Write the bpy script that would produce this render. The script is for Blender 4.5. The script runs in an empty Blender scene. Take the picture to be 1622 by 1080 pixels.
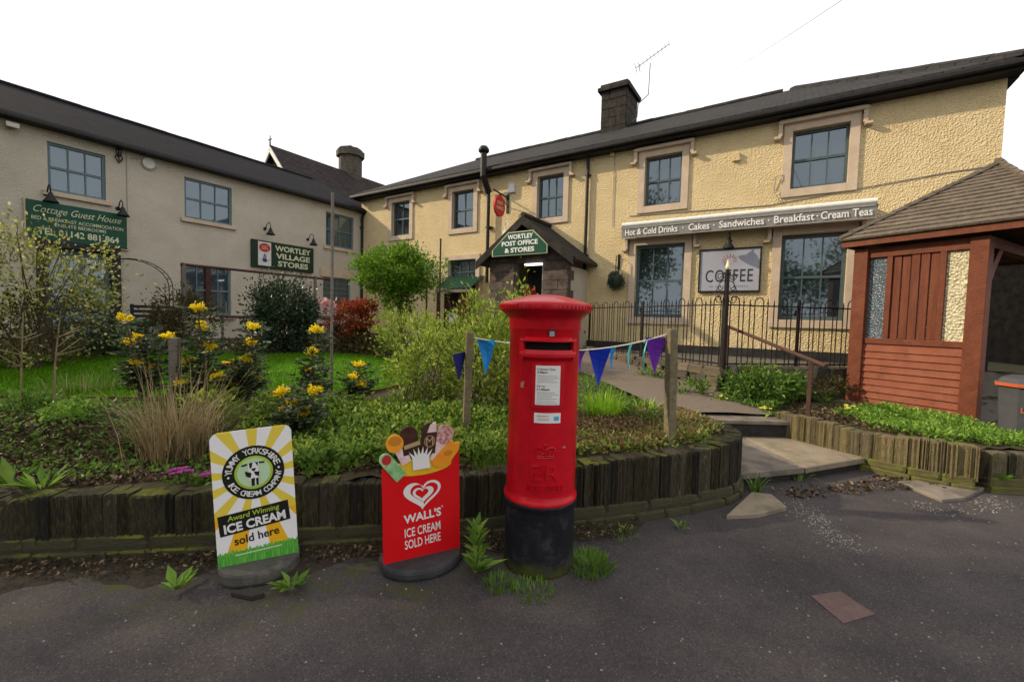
import bpy, math, random
import numpy as np
from math import sin, cos, pi, radians, atan2, sqrt, tan
from mathutils import Vector, Matrix
random.seed(7); rng = np.random.default_rng(7)
scn = bpy.context.scene
col = scn.collection

# ------------------------------------------------------------------ camera
EYE = 1.55; FPX = 680.0; PITCH = radians(2.9); ROLL = radians(1.45); YR = radians(32.5)
cam = bpy.data.cameras.new('camera'); cam.sensor_width = 36.0; cam.lens = FPX / 1622 * 36
cam.clip_start = 0.05; cam.clip_end = 2000
co = bpy.data.objects.new('camera', cam); col.objects.link(co); scn.camera = co
_f = Vector((0, cos(PITCH), -sin(PITCH))); _u = Vector((0, sin(PITCH), cos(PITCH))); _r = Vector((1, 0, 0))
R2 = _r * cos(ROLL) + _u * sin(ROLL); U2 = -_r * sin(ROLL) + _u * cos(ROLL)
co.matrix_world = Matrix(((R2.x, U2.x, -_f.x, 0), (R2.y, U2.y, -_f.y, 0), (R2.z, U2.z, -_f.z, EYE), (0, 0, 0, 1)))

# ------------------------------------------------------------------ frames of the two house fronts
CE = Vector((0, 0, EYE))
def ray(u, v): return R2 * ((u - 811) / FPX) - U2 * ((v - 540) / FPX) + _f
def gz(u, v, z=0.0):
    d = ray(u, v); return CE + d * ((z - EYE) / d.z)
def dep(u, v, y):
    d = ray(u, v); return CE + d * (y / d.y)
def pl(u, v, P, n):
    d = ray(u, v); return CE + d * ((P - CE).dot(n) / d.dot(n))
dR = Vector((cos(YR), -sin(YR), 0)); nR = Vector((-sin(YR), -cos(YR), 0))
dL = Vector((-sin(YR), -cos(YR), 0)); nL = Vector((cos(YR), -sin(YR), 0))
P0 = dep(1597, 118, 7.25)
PC = pl(572, 400, P0, nR)
P0 = Vector((P0.x, P0.y, 0)); PC = Vector((PC.x, PC.y, 0))
AR = -YR; AL = pi / 2 - YR
def RW(s, out, z): return P0 + dR * s + nR * out + Vector((0, 0, z))       # on / before the right house front
def LW(x, out, z): return PC - dL * x + nL * out + Vector((0, 0, z))       # x negative towards the road

# ------------------------------------------------------------------ world, sun, exposure
SUN_TO = (-dR * 2.0 + nR * 1.0 + Vector((0, 0, 1.3))).normalized()
w = bpy.data.worlds.new('World'); scn.world = w; w.use_nodes = True
nt = w.node_tree; nt.nodes.clear()
out = nt.nodes.new('ShaderNodeOutputWorld'); bg = nt.nodes.new('ShaderNodeBackground')
sky = nt.nodes.new('ShaderNodeTexSky'); sky.sky_type = 'NISHITA'; sky.sun_disc = False
sky.sun_elevation = math.asin(SUN_TO.z); sky.sun_rotation = atan2(SUN_TO.x, SUN_TO.y)
tc = nt.nodes.new('ShaderNodeTexCoord'); nz = nt.nodes.new('ShaderNodeTexNoise')
nz.inputs['Scale'].default_value = 1.6; nz.inputs['Detail'].default_value = 6
rmp = nt.nodes.new('ShaderNodeValToRGB'); rmp.color_ramp.elements[0].position = .30; rmp.color_ramp.elements[1].position = .46
rmp.color_ramp.elements[0].color = (.72, .72, .72, 1)
mx = nt.nodes.new('ShaderNodeMix'); mx.data_type = 'RGBA'
mx.inputs[7].default_value = (10.2, 10.1, 9.9, 1)          # thin bright cloud
nt.links.new(tc.outputs['Generated'], nz.inputs['Vector']); nt.links.new(nz.outputs['Fac'], rmp.inputs['Fac'])
nt.links.new(rmp.outputs['Color'], mx.inputs[0]); nt.links.new(sky.outputs['Color'], mx.inputs[6])
nt.links.new(mx.outputs[2], bg.inputs['Color']); bg.inputs['Strength'].default_value = 0.105
nt.links.new(bg.outputs[0], out.inputs['Surface'])
sl = bpy.data.lights.new('sun', 'SUN'); sl.energy = 3.9; sl.angle = radians(1.2); sl.color = (1.0, .84, .60)
so = bpy.data.objects.new('sun', sl); col.objects.link(so); so.rotation_euler = SUN_TO.to_track_quat('Z', 'Y').to_euler()
so.location = (-12, 4, 14)
scn.view_settings.view_transform = 'Standard'; scn.view_settings.look = 'None'
scn.view_settings.exposure = 0.25; scn.view_settings.gamma = 1.0; scn.view_settings.use_curve_mapping = False
scn.cycles.max_bounces = 6; scn.cycles.transparent_max_bounces = 8

# ------------------------------------------------------------------ materials
M = {}
def L_(nt, a, b): nt.links.new(a, b)
def pm(name, c1, c2=None, scale=6, rough=.75, bump=0, bscale=60, metal=0, spec=.22, detail=6, stretch=None, coat=0, contrast=(.35, .65), c3=None, c3scale=2, c3pos=(.55, .7), btype='noise', emit=None):
    m = bpy.data.materials.new(name); m.use_nodes = True; nt = m.node_tree
    b = nt.nodes['Principled BSDF']; b.inputs['Roughness'].default_value = rough
    b.inputs['Metallic'].default_value = metal; b.inputs['Specular IOR Level'].default_value = spec
    b.inputs['Coat Weight'].default_value = coat; b.inputs['Base Color'].default_value = (*c1, 1)
    t = nt.nodes.new('ShaderNodeTexCoord'); last = None
    if c2:
        n = nt.nodes.new('ShaderNodeTexNoise'); n.inputs['Scale'].default_value = scale; n.inputs['Detail'].default_value = detail
        n.inputs['Roughness'].default_value = .65
        r = nt.nodes.new('ShaderNodeValToRGB'); r.color_ramp.elements[0].color = (*c1, 1); r.color_ramp.elements[1].color = (*c2, 1)
        r.color_ramp.elements[0].position, r.color_ramp.elements[1].position = contrast
        if stretch:
            mp = nt.nodes.new('ShaderNodeMapping'); mp.inputs['Scale'].default_value = stretch; L_(nt, t.outputs['Object'], mp.inputs[0]); L_(nt, mp.outputs[0], n.inputs['Vector'])
        else: L_(nt, t.outputs['Object'], n.inputs['Vector'])
        L_(nt, n.outputs['Fac'], r.inputs['Fac']); last = r.outputs['Color']
    if c3:
        n3 = nt.nodes.new('ShaderNodeTexNoise'); n3.inputs['Scale'].default_value = c3scale; n3.inputs['Detail'].default_value = 8
        n3.inputs['Roughness'].default_value = .7
        r3 = nt.nodes.new('ShaderNodeValToRGB'); r3.color_ramp.elements[0].position, r3.color_ramp.elements[1].position = c3pos
        x3 = nt.nodes.new('ShaderNodeMix'); x3.data_type = 'RGBA'; x3.inputs[7].default_value = (*c3, 1); x3.inputs[6].default_value = (*c1, 1)
        L_(nt, t.outputs['Object'], n3.inputs['Vector']); L_(nt, n3.outputs['Fac'], r3.inputs['Fac']); L_(nt, r3.outputs['Color'], x3.inputs[0])
        if last: L_(nt, last, x3.inputs[6])
        last = x3.outputs[2]
    if last: L_(nt, last, b.inputs['Base Color'])
    if bump:
        if btype == 'noise':
            bn = nt.nodes.new('ShaderNodeTexNoise'); bn.inputs['Detail'].default_value = 5; o = 'Fac'
        else:
            bn = nt.nodes.new('ShaderNodeTexVoronoi'); o = 'Distance'
        bn.inputs['Scale'].default_value = bscale
        bp = nt.nodes.new('ShaderNodeBump'); bp.inputs['Strength'].default_value = bump; bp.inputs['Distance'].default_value = .02
        L_(nt, t.outputs['Object'], bn.inputs['Vector']); L_(nt, bn.outputs[o], bp.inputs['Height']); L_(nt, bp.outputs[0], b.inputs['Normal'])
    if emit:
        b.inputs['Emission Color'].default_value = (*emit[0], 1); b.inputs['Emission Strength'].default_value = emit[1]
    M[name] = m; return m
def mossy(name, colr=(.14, .15, .02), lo=.50, hi=.68):
    m = M[name]; nt = m.node_tree; b = nt.nodes['Principled BSDF']; src = b.inputs['Base Color'].links[0].from_socket
    t = nt.nodes.new('ShaderNodeTexCoord'); g = nt.nodes.new('ShaderNodeNewGeometry'); sx = nt.nodes.new('ShaderNodeSeparateXYZ'); L_(nt, g.outputs['True Normal'], sx.inputs[0])
    mr = nt.nodes.new('ShaderNodeMapRange'); mr.inputs[1].default_value = .35; mr.inputs[2].default_value = .8; L_(nt, sx.outputs['Z'], mr.inputs[0])
    n = nt.nodes.new('ShaderNodeTexNoise'); n.inputs['Scale'].default_value = 2.5; n.inputs['Detail'].default_value = 7; L_(nt, g.outputs['Position'], n.inputs['Vector'])
    r = nt.nodes.new('ShaderNodeMapRange'); r.inputs[1].default_value = lo; r.inputs[2].default_value = hi; L_(nt, n.outputs['Fac'], r.inputs[0])
    mu = nt.nodes.new('ShaderNodeMath'); mu.operation = 'MULTIPLY'; L_(nt, mr.outputs[0], mu.inputs[0]); L_(nt, r.outputs[0], mu.inputs[1])
    x = nt.nodes.new('ShaderNodeMix'); x.data_type = 'RGBA'; L_(nt, mu.outputs[0], x.inputs[0]); L_(nt, src, x.inputs[6]); x.inputs[7].default_value = (*colr, 1); L_(nt, x.outputs[2], b.inputs['Base Color'])
def leafm(name, cols, rough=.5, trans=.3, spec=.2):
    m = bpy.data.materials.new(name); m.use_nodes = True; nt = m.node_tree
    b = nt.nodes['Principled BSDF']; b.inputs['Roughness'].default_value = rough; b.inputs['Specular IOR Level'].default_value = spec
    g = nt.nodes.new('ShaderNodeNewGeometry'); r = nt.nodes.new('ShaderNodeValToRGB')
    els = r.color_ramp.elements
    while len(els) < len(cols): els.new(.5)
    for i, c in enumerate(cols):
        els[i].position = i / max(1, len(cols) - 1); els[i].color = (*c, 1)
    L_(nt, g.outputs['Random Per Island'], r.inputs['Fac']); L_(nt, r.outputs['Color'], b.inputs['Base Color'])
    tr = nt.nodes.new('ShaderNodeBsdfTranslucent'); ms = nt.nodes.new('ShaderNodeMixShader'); ms.inputs[0].default_value = trans
    L_(nt, r.outputs['Color'], tr.inputs['Color']); L_(nt, b.outputs[0], ms.inputs[1]); L_(nt, tr.outputs[0], ms.inputs[2])
    L_(nt, ms.outputs[0], nt.nodes['Material Output'].inputs['Surface'])
    M[name] = m; return m

def lowmoss(name, z0, z1, colr):
    m = M[name]; nt = m.node_tree; b = nt.nodes['Principled BSDF']; src = b.inputs['Base Color'].links[0].from_socket
    t = nt.nodes.new('ShaderNodeTexCoord'); sx = nt.nodes.new('ShaderNodeSeparateXYZ'); L_(nt, t.outputs['Object'], sx.inputs[0])
    n = nt.nodes.new('ShaderNodeTexNoise'); n.inputs['Scale'].default_value = 9; n.inputs['Detail'].default_value = 6; L_(nt, t.outputs['Object'], n.inputs['Vector'])
    ad = nt.nodes.new('ShaderNodeMath'); ad.operation = 'MULTIPLY_ADD'; ad.inputs[1].default_value = .22; L_(nt, n.outputs['Fac'], ad.inputs[0]); L_(nt, sx.outputs['Z'], ad.inputs[2])
    mr = nt.nodes.new('ShaderNodeMapRange'); mr.inputs[1].default_value = z1 + .11; mr.inputs[2].default_value = z0 + .11; L_(nt, ad.outputs[0], mr.inputs[0])
    x = nt.nodes.new('ShaderNodeMix'); x.data_type = 'RGBA'; L_(nt, mr.outputs[0], x.inputs[0]); L_(nt, src, x.inputs[6]); x.inputs[7].default_value = (*colr, 1); L_(nt, x.outputs[2], b.inputs['Base Color'])
# asphalt: fine aggregate, worn patches, moss
def asphalt():
    m = bpy.data.materials.new('asphalt'); m.use_nodes = True; nt = m.node_tree; b = nt.nodes['Principled BSDF']
    t = nt.nodes.new('ShaderNodeTexCoord')
    def noise(s, d=6, rg=.65):
        n = nt.nodes.new('ShaderNodeTexNoise'); n.inputs['Scale'].default_value = s; n.inputs['Detail'].default_value = d; n.inputs['Roughness'].default_value = rg
        L_(nt, t.outputs['Object'], n.inputs['Vector']); return n.outputs['Fac']
    def ramp(i, a, b_, c0, c1):
        r = nt.nodes.new('ShaderNodeValToRGB'); e = r.color_ramp.elements
        e[0].position, e[1].position = a, b_; e[0].color, e[1].color = (*c0, 1), (*c1, 1); L_(nt, i, r.inputs['Fac']); return r.outputs['Color']
    def mix(f, a, b_):
        x = nt.nodes.new('ShaderNodeMix'); x.data_type = 'RGBA'; L_(nt, f, x.inputs[0])
        for k, v in ((6, a), (7, b_)):
            if isinstance(v, tuple): x.inputs[k].default_value = (*v, 1)
            else: L_(nt, v, x.inputs[k])
        return x.outputs[2]
    big = ramp(noise(1.3, 9, .72), .36, .66, (.044, .038, .040), (.074, .065, .066))
    fine = ramp(noise(300, 2), .36, .68, (.6, .6, .6), (1.5, 1.47, 1.45))
    mul = nt.nodes.new('ShaderNodeMix'); mul.data_type = 'RGBA'; mul.blend_type = 'MULTIPLY'; mul.inputs[0].default_value = 1
    L_(nt, big, mul.inputs[6]); L_(nt, fine, mul.inputs[7])
    vo = nt.nodes.new('ShaderNodeTexVoronoi'); vo.inputs['Scale'].default_value = 75; L_(nt, t.outputs['Object'], vo.inputs['Vector'])
    vc = nt.nodes.new('ShaderNodeSeparateColor'); L_(nt, vo.outputs['Color'], vc.inputs[0])
    sel = ramp(vc.outputs[0], .955, .965, (0, 0, 0), (1, 1, 1))
    dd = ramp(vo.outputs['Distance'], .12, .2, (1, 1, 1), (0, 0, 0))
    mm = nt.nodes.new('ShaderNodeMath'); mm.operation = 'MULTIPLY'; L_(nt, sel, mm.inputs[0]); L_(nt, dd, mm.inputs[1])
    c = mix(mm.outputs[0], mul.outputs[2], (.30, .28, .26))
    v2 = nt.nodes.new('ShaderNodeTexVoronoi'); v2.inputs['Scale'].default_value = 150; L_(nt, t.outputs['Object'], v2.inputs['Vector'])
    s2 = nt.nodes.new('ShaderNodeSeparateColor'); L_(nt, v2.outputs['Color'], s2.inputs[0])
    c = mix(ramp(s2.outputs[1], .86, .94, (0, 0, 0), (.45, .45, .45)), c, (.125, .112, .112)); c = mix(ramp(s2.outputs[2], .80, .9, (0, 0, 0), (.5, .5, .5)), c, (.022, .020, .021))
    # greenish moss and dirt towards the verge
    sx = nt.nodes.new('ShaderNodeSeparateXYZ'); L_(nt, t.outputs['Object'], sx.inputs[0])
    vy = nt.nodes.new('ShaderNodeMapRange'); vy.inputs[1].default_value = 1.95; vy.inputs[2].default_value = 2.25; L_(nt, sx.outputs['Y'], vy.inputs[0])
    mo = ramp(noise(2.4, 9, .78), .50, .60, (0, 0, 0), (1, 1, 1))
    m2 = nt.nodes.new('ShaderNodeMath'); m2.operation = 'MULTIPLY'; L_(nt, vy.outputs[0], m2.inputs[0]); L_(nt, mo, m2.inputs[1])
    xl = nt.nodes.new('ShaderNodeMapRange'); xl.inputs[1].default_value = .6; xl.inputs[2].default_value = -.8; L_(nt, sx.outputs['X'], xl.inputs[0])
    m3 = nt.nodes.new('ShaderNodeMath'); m3.operation = 'MULTIPLY'; L_(nt, m2.outputs[0], m3.inputs[0]); L_(nt, xl.outputs[0], m3.inputs[1])
    c = mix(m3.outputs[0], c, (.055, .062, .02))
    L_(nt, c, b.inputs['Base Color']); b.inputs['Roughness'].default_value = .8; b.inputs['Specular IOR Level'].default_value = .15
    bp = nt.nodes.new('ShaderNodeBump'); bp.inputs['Strength'].default_value = .5; bp.inputs['Distance'].default_value = .003
    L_(nt, noise(320, 2), bp.inputs['Height']); L_(nt, bp.outputs[0], b.inputs['Normal'])
    M['asphalt'] = m
asphalt()
def slate(name, c1, c2, cm, pitch, w=.3, h=.2, bump=.5):
    m = bpy.data.materials.new(name); m.use_nodes = True; nt = m.node_tree; b = nt.nodes['Principled BSDF']
    t = nt.nodes.new('ShaderNodeTexCoord'); s = nt.nodes.new('ShaderNodeSeparateXYZ'); c = nt.nodes.new('ShaderNodeCombineXYZ')
    mu = nt.nodes.new('ShaderNodeMath'); mu.operation = 'MULTIPLY'; mu.inputs[1].default_value = 1 / sin(pitch)
    L_(nt, t.outputs['Object'], s.inputs[0]); L_(nt, s.outputs['X'], c.inputs[0]); L_(nt, s.outputs['Z'], mu.inputs[0]); L_(nt, mu.outputs[0], c.inputs[1])
    br = nt.nodes.new('ShaderNodeTexBrick'); br.inputs['Color1'].default_value = (*c1, 1); br.inputs['Color2'].default_value = (*c2, 1); br.inputs['Mortar'].default_value = (*cm, 1)
    br.inputs['Scale'].default_value = 1; br.inputs['Mortar Size'].default_value = .012; br.inputs['Brick Width'].default_value = w; br.inputs['Row Height'].default_value = h
    L_(nt, c.outputs[0], br.inputs['Vector'])
    n = nt.nodes.new('ShaderNodeTexNoise'); n.inputs['Scale'].default_value = 3; n.inputs['Detail'].default_value = 8; L_(nt, t.outputs['Object'], n.inputs['Vector'])
    x = nt.nodes.new('ShaderNodeMix'); x.data_type = 'RGBA'; x.blend_type = 'MULTIPLY'; x.inputs[0].default_value = .7
    r = nt.nodes.new('ShaderNodeValToRGB'); r.color_ramp.elements[0].color = (.5, .5, .5, 1); r.color_ramp.elements[1].color = (1.5, 1.45, 1.35, 1)
    L_(nt, n.outputs['Fac'], r.inputs['Fac']); L_(nt, br.outputs['Color'], x.inputs[6]); L_(nt, r.outputs['Color'], x.inputs[7]); L_(nt, x.outputs[2], b.inputs['Base Color'])
    bp = nt.nodes.new('ShaderNodeBump'); bp.inputs['Strength'].default_value = bump; bp.inputs['Distance'].default_value = .02; bp.invert = True
    L_(nt, br.outputs['Fac'], bp.inputs['Height']); L_(nt, bp.outputs[0], b.inputs['Normal'])
    b.inputs['Roughness'].default_value = .8; b.inputs['Specular IOR Level'].default_value = .06; M[name] = m
pm('render_yellow', (.581, .453, .251), (.651, .524, .308), 2.2, .9, .85, 36, c3=(.493, .396, .246), c3scale=.7, c3pos=(.56, .8), btype='vor')
pm('render_cream', (.450, .405, .338), (.513, .468, .396), 1.7, .9, .55, 38, c3=(.387, .356, .297), c3scale=.6, c3pos=(.55, .8), btype='vor')
pm('stone_trim', (.451, .353, .265), (.539, .431, .333), 4, .8, .25, 40)
pm('plinth_black', (.018, .018, .02), (.035, .034, .034), 6, .7, .2, 30)
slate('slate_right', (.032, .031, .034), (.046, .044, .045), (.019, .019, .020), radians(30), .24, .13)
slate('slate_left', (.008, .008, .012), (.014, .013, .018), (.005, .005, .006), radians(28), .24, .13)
slate('slate_rear', (.032, .027, .028), (.05, .042, .042), (.015, .013, .013), radians(40))
pm('black_metal', (.010, .010, .011), (.02, .019, .019), 10, .45, .1, 60)
pm('lead_grey', (.11, .11, .125), (.16, .16, .17), 6, .6, .2, 20)
pm('chimney_stone', (.016, .014, .013), (.045, .038, .032), 5, .9, .6, 25)
pm('mortar_grey', (.16, .145, .12), (.10, .09, .075), 15, .95, .5, 60)
pm('mortar_dark', (.035, .031, .027), (.06, .052, .044), 15, .95, .5, 60)
pm('porch_stone', (.058, .044, .040), (.130, .098, .086), 7, .9, .5, 30)
pm('rear_stone', (.10, .085, .065), (.05, .045, .04), 5, .9, .5, 20)
pm('frame_left', (.105, .165, .185), (.125, .185, .205), 10, .5)
pm('frame_right', (.060, .088, .095), (.08, .11, .118), 10, .45)
pm('frame_brown', (.055, .02, .018), (.075, .03, .026), 12, .6)
pm('white_paint', (.648, .639, .612), (.558, .549, .522), 8, .5)
pm('net_curtain', (.42, .44, .46), (.52, .54, .55), 30, .9)
pm('blind', (.33, .35, .36), (.40, .41, .42), 30, .9)
pm('room_dark', (.012, .012, .013), (.03, .028, .026), 3, .9)
pm('sign_green', (.006, .058, .034), (.008, .072, .042), 8, .42)
pm('sign_green_dark', (.008, .030, .018), (.012, .038, .024), 8, .42)
pm('gold_paint', (.48, .37, .12), (.56, .45, .18), 20, .5)
pm('cream_paint', (.68, .66, .52), (.76, .74, .6), 20, .5)
pm('sign_cream', (.52, .54, .36), (.62, .64, .44), 30, .5)
pm('po_red', (.42, .02, .025), (.5, .03, .035), 10, .45)
pm('lottery_blue', (.02, .05, .25), None, 1, .5)
pm('coffee_grey', (.30, .31, .37), (.34, .35, .41), 3, .5)
pm('coffee_ink', (.03, .035, .05), None, 1, .5)
pm('coffee_small', (.19, .19, .23), None, 1, .5)
pm('coffee_motif', (.36, .22, .21), None, 1, .6)
pm('awning_grey', (.20, .19, .185), (.25, .24, .23), 12, .7)
pm('awning_white', (.62, .62, .60), (.72, .72, .70), 8, .4)
pm('tube_light', (.9, .9, .88), None, 1, .4, emit=((1, .97, .9), 2.5))
pm('green_sheet', (.010, .045, .026), (.016, .06, .036), 8, .5)
pm('notice_brown', (.09, .035, .012), (.15, .06, .022), 9, .7)
pm('iron_black', (.010, .009, .009), (.024, .018, .015), 18, .5, .2, 80)
pm('rust_brown', (.085, .040, .030), (.05, .028, .024), 14, .7, .3, 80)
pm('lamp_cream', (.8, .7, .42), None, 1, .4)
pm('wood_post', (.20, .165, .10), (.12, .10, .06), 22, .85, .4, 50, c3=(.10, .12, .045), c3scale=5)
pm('wood_grey', (.13, .115, .10), (.19, .165, .14), 20, .85, .4, 50)
pm('edging_brown', (.10, .05, .02), (.06, .032, .016), 14, .9, .3, 40)
pm('shelter_red', (.155, .043, .020), (.109, .029, .013), 9, .62, .25, 45, c3=(.184, .059, .029), c3scale=3)
pm('shelter_board', (.099, .025, .011), (.164, .046, .021), 14, .62, .25, 60, stretch=(1, 1, .15))
pm('shelter_tile', (.200, .060, .033), (.243, .080, .045), 7, .75, .35, 50, c3=(.148, .049, .028), c3scale=5)
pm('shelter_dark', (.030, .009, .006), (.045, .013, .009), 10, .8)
pm('shingle', (.155, .126, .098), (.085, .068, .053), 16, .9, .4, 60, c3=(.200, .167, .128), c3scale=3)
pm('bin_grey', (.055, .058, .065), (.07, .072, .08), 9, .5)
pm('bin_orange', (.50, .11, .035), (.42, .08, .03), 9, .5)
pm('box_red', (.45, .003, .011), (.54, .005, .015), 5, .36, .08, 90, coat=.2, spec=.18, c3=(.34, .003, .009), c3scale=3.2, c3pos=(.48, .72))
pm('box_black', (.009, .009, .013), (.017, .017, .022), 7, .42, .2, 60, c3=(.055, .055, .058), c3scale=7, c3pos=(.52, .78))
lowmoss('box_black', .02, .10, (.05, .055, .015))
pm('paper', (.66, .65, .64), (.72, .71, .70), 40, .35)
pm('ink', (.05, .05, .055), None, 1, .6)
pm('ink_grey', (.30, .30, .31), None, 1, .6)
pm('ink_blue', (.08, .33, .62), None, 1, .6)
pm('ink_red', (.55, .12, .12), None, 1, .6)
pm('slot_black', (.004, .003, .003), None, 1, .9)
pm('wear', (.36, .22, .20), (.28, .10, .09), 30, .6)
pm('rubber', (.030, .030, .034), (.055, .055, .058), 6, .7, .25, 70)
pm('rubber_pale', (.10, .095, .085), (.055, .052, .05), 6, .8, .25, 70, c3=(.16, .15, .125), c3scale=4)
pm('walls_red', (.62, .006, .010), (.66, .010, .014), 3, .32)
pm('print_white', (.736, .727, .718), None, 1, .4)
pm('print_black', (.012, .013, .012), None, 1, .4)
pm('print_lime', (.36, .50, .04), None, 1, .4)
pm('print_palegreen', (.46, .62, .40), None, 1, .4)
pm('print_yellow', (.75, .48, .02), (.70, .40, .02), 30, .4)
pm('choc', (.035, .012, .008), (.075, .03, .02), 25, .35)
pm('choc_light', (.42, .30, .16), None, 1, .5)
pm('orange_fruit', (.78, .26, .015), (.80, .36, .03), 12, .4)
pm('orange_dark', (.55, .20, .02), None, 1, .5)
pm('mint', (.42, .60, .36), (.12, .36, .10), 26, .5)
pm('pink_cream', (.72, .50, .47), (.32, .05, .05), 55, .5)
pm('wafer', (.62, .42, .42), (.75, .6, .6), 30, .5)
pm('stone_upright', (.060, .050, .030), (.018, .016, .012), 22, .92, .9, 14, stretch=(.6, .6, .16), c3=(.075, .078, .022), c3scale=4, c3pos=(.52, .72))
pm('stone_upright_b', (.030, .026, .020), (.012, .011, .009), 22, .92, .9, 14, stretch=(.6, .6, .16), c3=(.055, .06, .018), c3scale=3, c3pos=(.55, .75))
pm('stone_upright_c', (.068, .056, .036), (.035, .030, .021), 22, .92, .9, 14, stretch=(.6, .6, .16), c3=(.16, .14, .08), c3scale=5, c3pos=(.55, .72))
pm('stone_tan', (.23, .18, .10), (.09, .068, .036), 22, .92, .9, 14, stretch=(.6, .6, .16), c3=(.15, .15, .04), c3scale=4, c3pos=(.5, .7))
pm('stone_tan_b', (.155, .125, .075), (.075, .062, .040), 22, .92, .9, 14, stretch=(.6, .6, .16), c3=(.11, .115, .035), c3scale=4, c3pos=(.52, .7))
pm('base_course', (.040, .036, .024), (.075, .065, .042), 8, .92, .6, 26, c3=(.07, .08, .018), c3scale=5, c3pos=(.5, .66))
pm('base_tan', (.13, .11, .05), (.075, .065, .035), 8, .92, .6, 26, c3=(.14, .15, .03), c3scale=4, c3pos=(.45, .62))
pm('rubble', (.155, .125, .085), (.08, .064, .045), 8, .92, .6, 24, c3=(.08, .085, .03), c3scale=4, c3pos=(.55, .72))
pm('rubble_b', (.205, .165, .115), (.12, .098, .07), 8, .92, .6, 24)
pm('rubble_c', (.095, .085, .07), (.055, .047, .037), 8, .92, .6, 24)
pm('flag_stone', (.212, .180, .147), (.128, .107, .090), 5, .85, .25, 30, c3=(.093, .079, .067), c3scale=3, c3pos=(.5, .7))
pm('flag_stone_warm', (.264, .217, .158), (.184, .152, .108), 5, .85, .25, 30, c3=(.128, .107, .077), c3scale=3, c3pos=(.5, .7))
pm('riser_dark', (.022, .021, .021), (.035, .032, .03), 8, .9, .4, 30)
pm('soil', (.040, .028, .018), (.075, .055, .034), 14, .95, .7, 40, c3=(.05, .062, .018), c3scale=3, c3pos=(.45, .62))
pm('lawn', (.070, .19, .004), (.10, .25, .008), 5, .9, .6, 90)
pm('path', (.20, .16, .125), (.115, .09, .075), 70, .95, .6, 90, c3=(.16, .13, .10), c3scale=1.5, contrast=(.4, .6))
pm('terrace', (.11, .10, .085), (.16, .145, .12), 6, .9, .3, 40)
pm('verge', (.022, .017, .013), (.045, .035, .026), 24, .95, .8, 50, c3=(.034, .041, .012), c3scale=4, c3pos=(.52, .66))
pm('cover', (.10, .062, .058), (.135, .085, .08), 18, .6, .3, 60)
pm('bark', (.065, .048, .034), (.12, .09, .06), 20, .9, .5, 40)
pm('twig_tan', (.26, .20, .115), (.17, .125, .07), 20, .85)
pm('twig_pale', (.20, .165, .12), (.11, .085, .06), 20, .85)
pm('stem_green', (.07, .11, .025), None, 1, .7)
pm('brick_dark', (.05, .045, .04), (.09, .08, .07), 10, .9, .3, 40)
pm('flag_blue', (.01, .035, .42), None, 1, .5)
pm('flag_sky', (.02, .24, .66), None, 1, .5)
pm('flag_navy', (.012, .016, .13), None, 1, .5)
pm('flag_purple', (.13, .022, .33), None, 1, .5)
pm('flag_cyan', (.16, .62, .68), None, 1, .5)
pm('string', (.62, .60, .50), None, 1, .8)
pm('wire_grey', (.28, .27, .26), None, 1, .6)
pm('cable_pale', (.55, .55, .55), None, 1, .6)
pm('ball_plant', (.02, .032, .024), (.045, .06, .045), 40, .9, .9, 60)
pm('bench_dark', (.018, .018, .02), None, 1, .7)
pm('pebble', (.30, .28, .24), (.16, .15, .13), 30, .9)
for _n in ('stone_upright', 'stone_upright_b', 'stone_upright_c', 'stone_tan', 'stone_tan_b', 'base_course', 'base_tan'): mossy(_n)
leafm('leaf_light', [(.132, .198, .022), (.220, .319, .033), (.330, .418, .055), (.462, .517, .143)], trans=.4)
leafm('leaf_mid', [(.049, .104, .018), (.085, .171, .024), (.134, .232, .037), (.171, .268, .061)])
leafm('leaf_dark', [(.011, .024, .013), (.020, .040, .020), (.031, .055, .024), (.055, .083, .033)], spec=.55, rough=.35)
leafm('leaf_blossom', [(.12, .14, .02), (.22, .24, .04), (.40, .40, .12), (.66, .62, .30)], trans=.4)
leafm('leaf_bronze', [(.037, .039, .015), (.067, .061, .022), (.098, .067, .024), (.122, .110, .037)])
leafm('leaf_red', [(.18, .03, .015), (.34, .05, .025), (.46, .09, .04), (.12, .10, .03)])
leafm('leaf_tree', [(.06, .13, .012), (.10, .21, .015), (.15, .29, .02), (.22, .36, .04)], trans=.4)
leafm('leaf_mahonia', [(.014, .028, .014), (.03, .055, .022), (.07, .10, .04), (.20, .22, .15)], rough=.45, spec=.25)
leafm('leaf_lily', [(.20, .36, .02), (.30, .52, .03), (.40, .60, .06)], trans=.45)
leafm('leaf_weed', [(.085, .183, .024), (.171, .317, .043), (.293, .451, .073)], trans=.4)
leafm('leaf_cover', [(.061, .122, .018), (.134, .244, .030), (.244, .366, .049), (.415, .464, .122)], trans=.4)
leafm('leaf_dry', [(.122, .073, .030), (.207, .134, .061), (.305, .220, .110), (.146, .067, .030)], trans=.15)
leafm('leaf_litter', [(.025, .016, .010), (.05, .032, .018), (.10, .065, .036), (.22, .16, .10)], trans=.1)
leafm('straw', [(.20, .15, .075), (.29, .22, .12), (.38, .30, .17)], trans=.2)
leafm('grass', [(.050, .13, .003), (.080, .20, .004), (.13, .26, .012)], spec=.05)
leafm('grass_wild', [(.073, .159, .020), (.110, .220, .024), (.159, .268, .043)])
leafm('petal_yellow', [(.85, .66, .01), (.90, .76, .03), (.85, .58, .01)], trans=.45)
leafm('petal_magenta', [(.30, .02, .25), (.42, .05, .34), (.36, .04, .20)])
leafm('petal_violet', [(.05, .03, .34), (.10, .05, .42)])
leafm('petal_cream', [(.72, .68, .34), (.78, .76, .5)])
leafm('petal_lemon', [(.70, .62, .08), (.74, .70, .16)])
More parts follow.
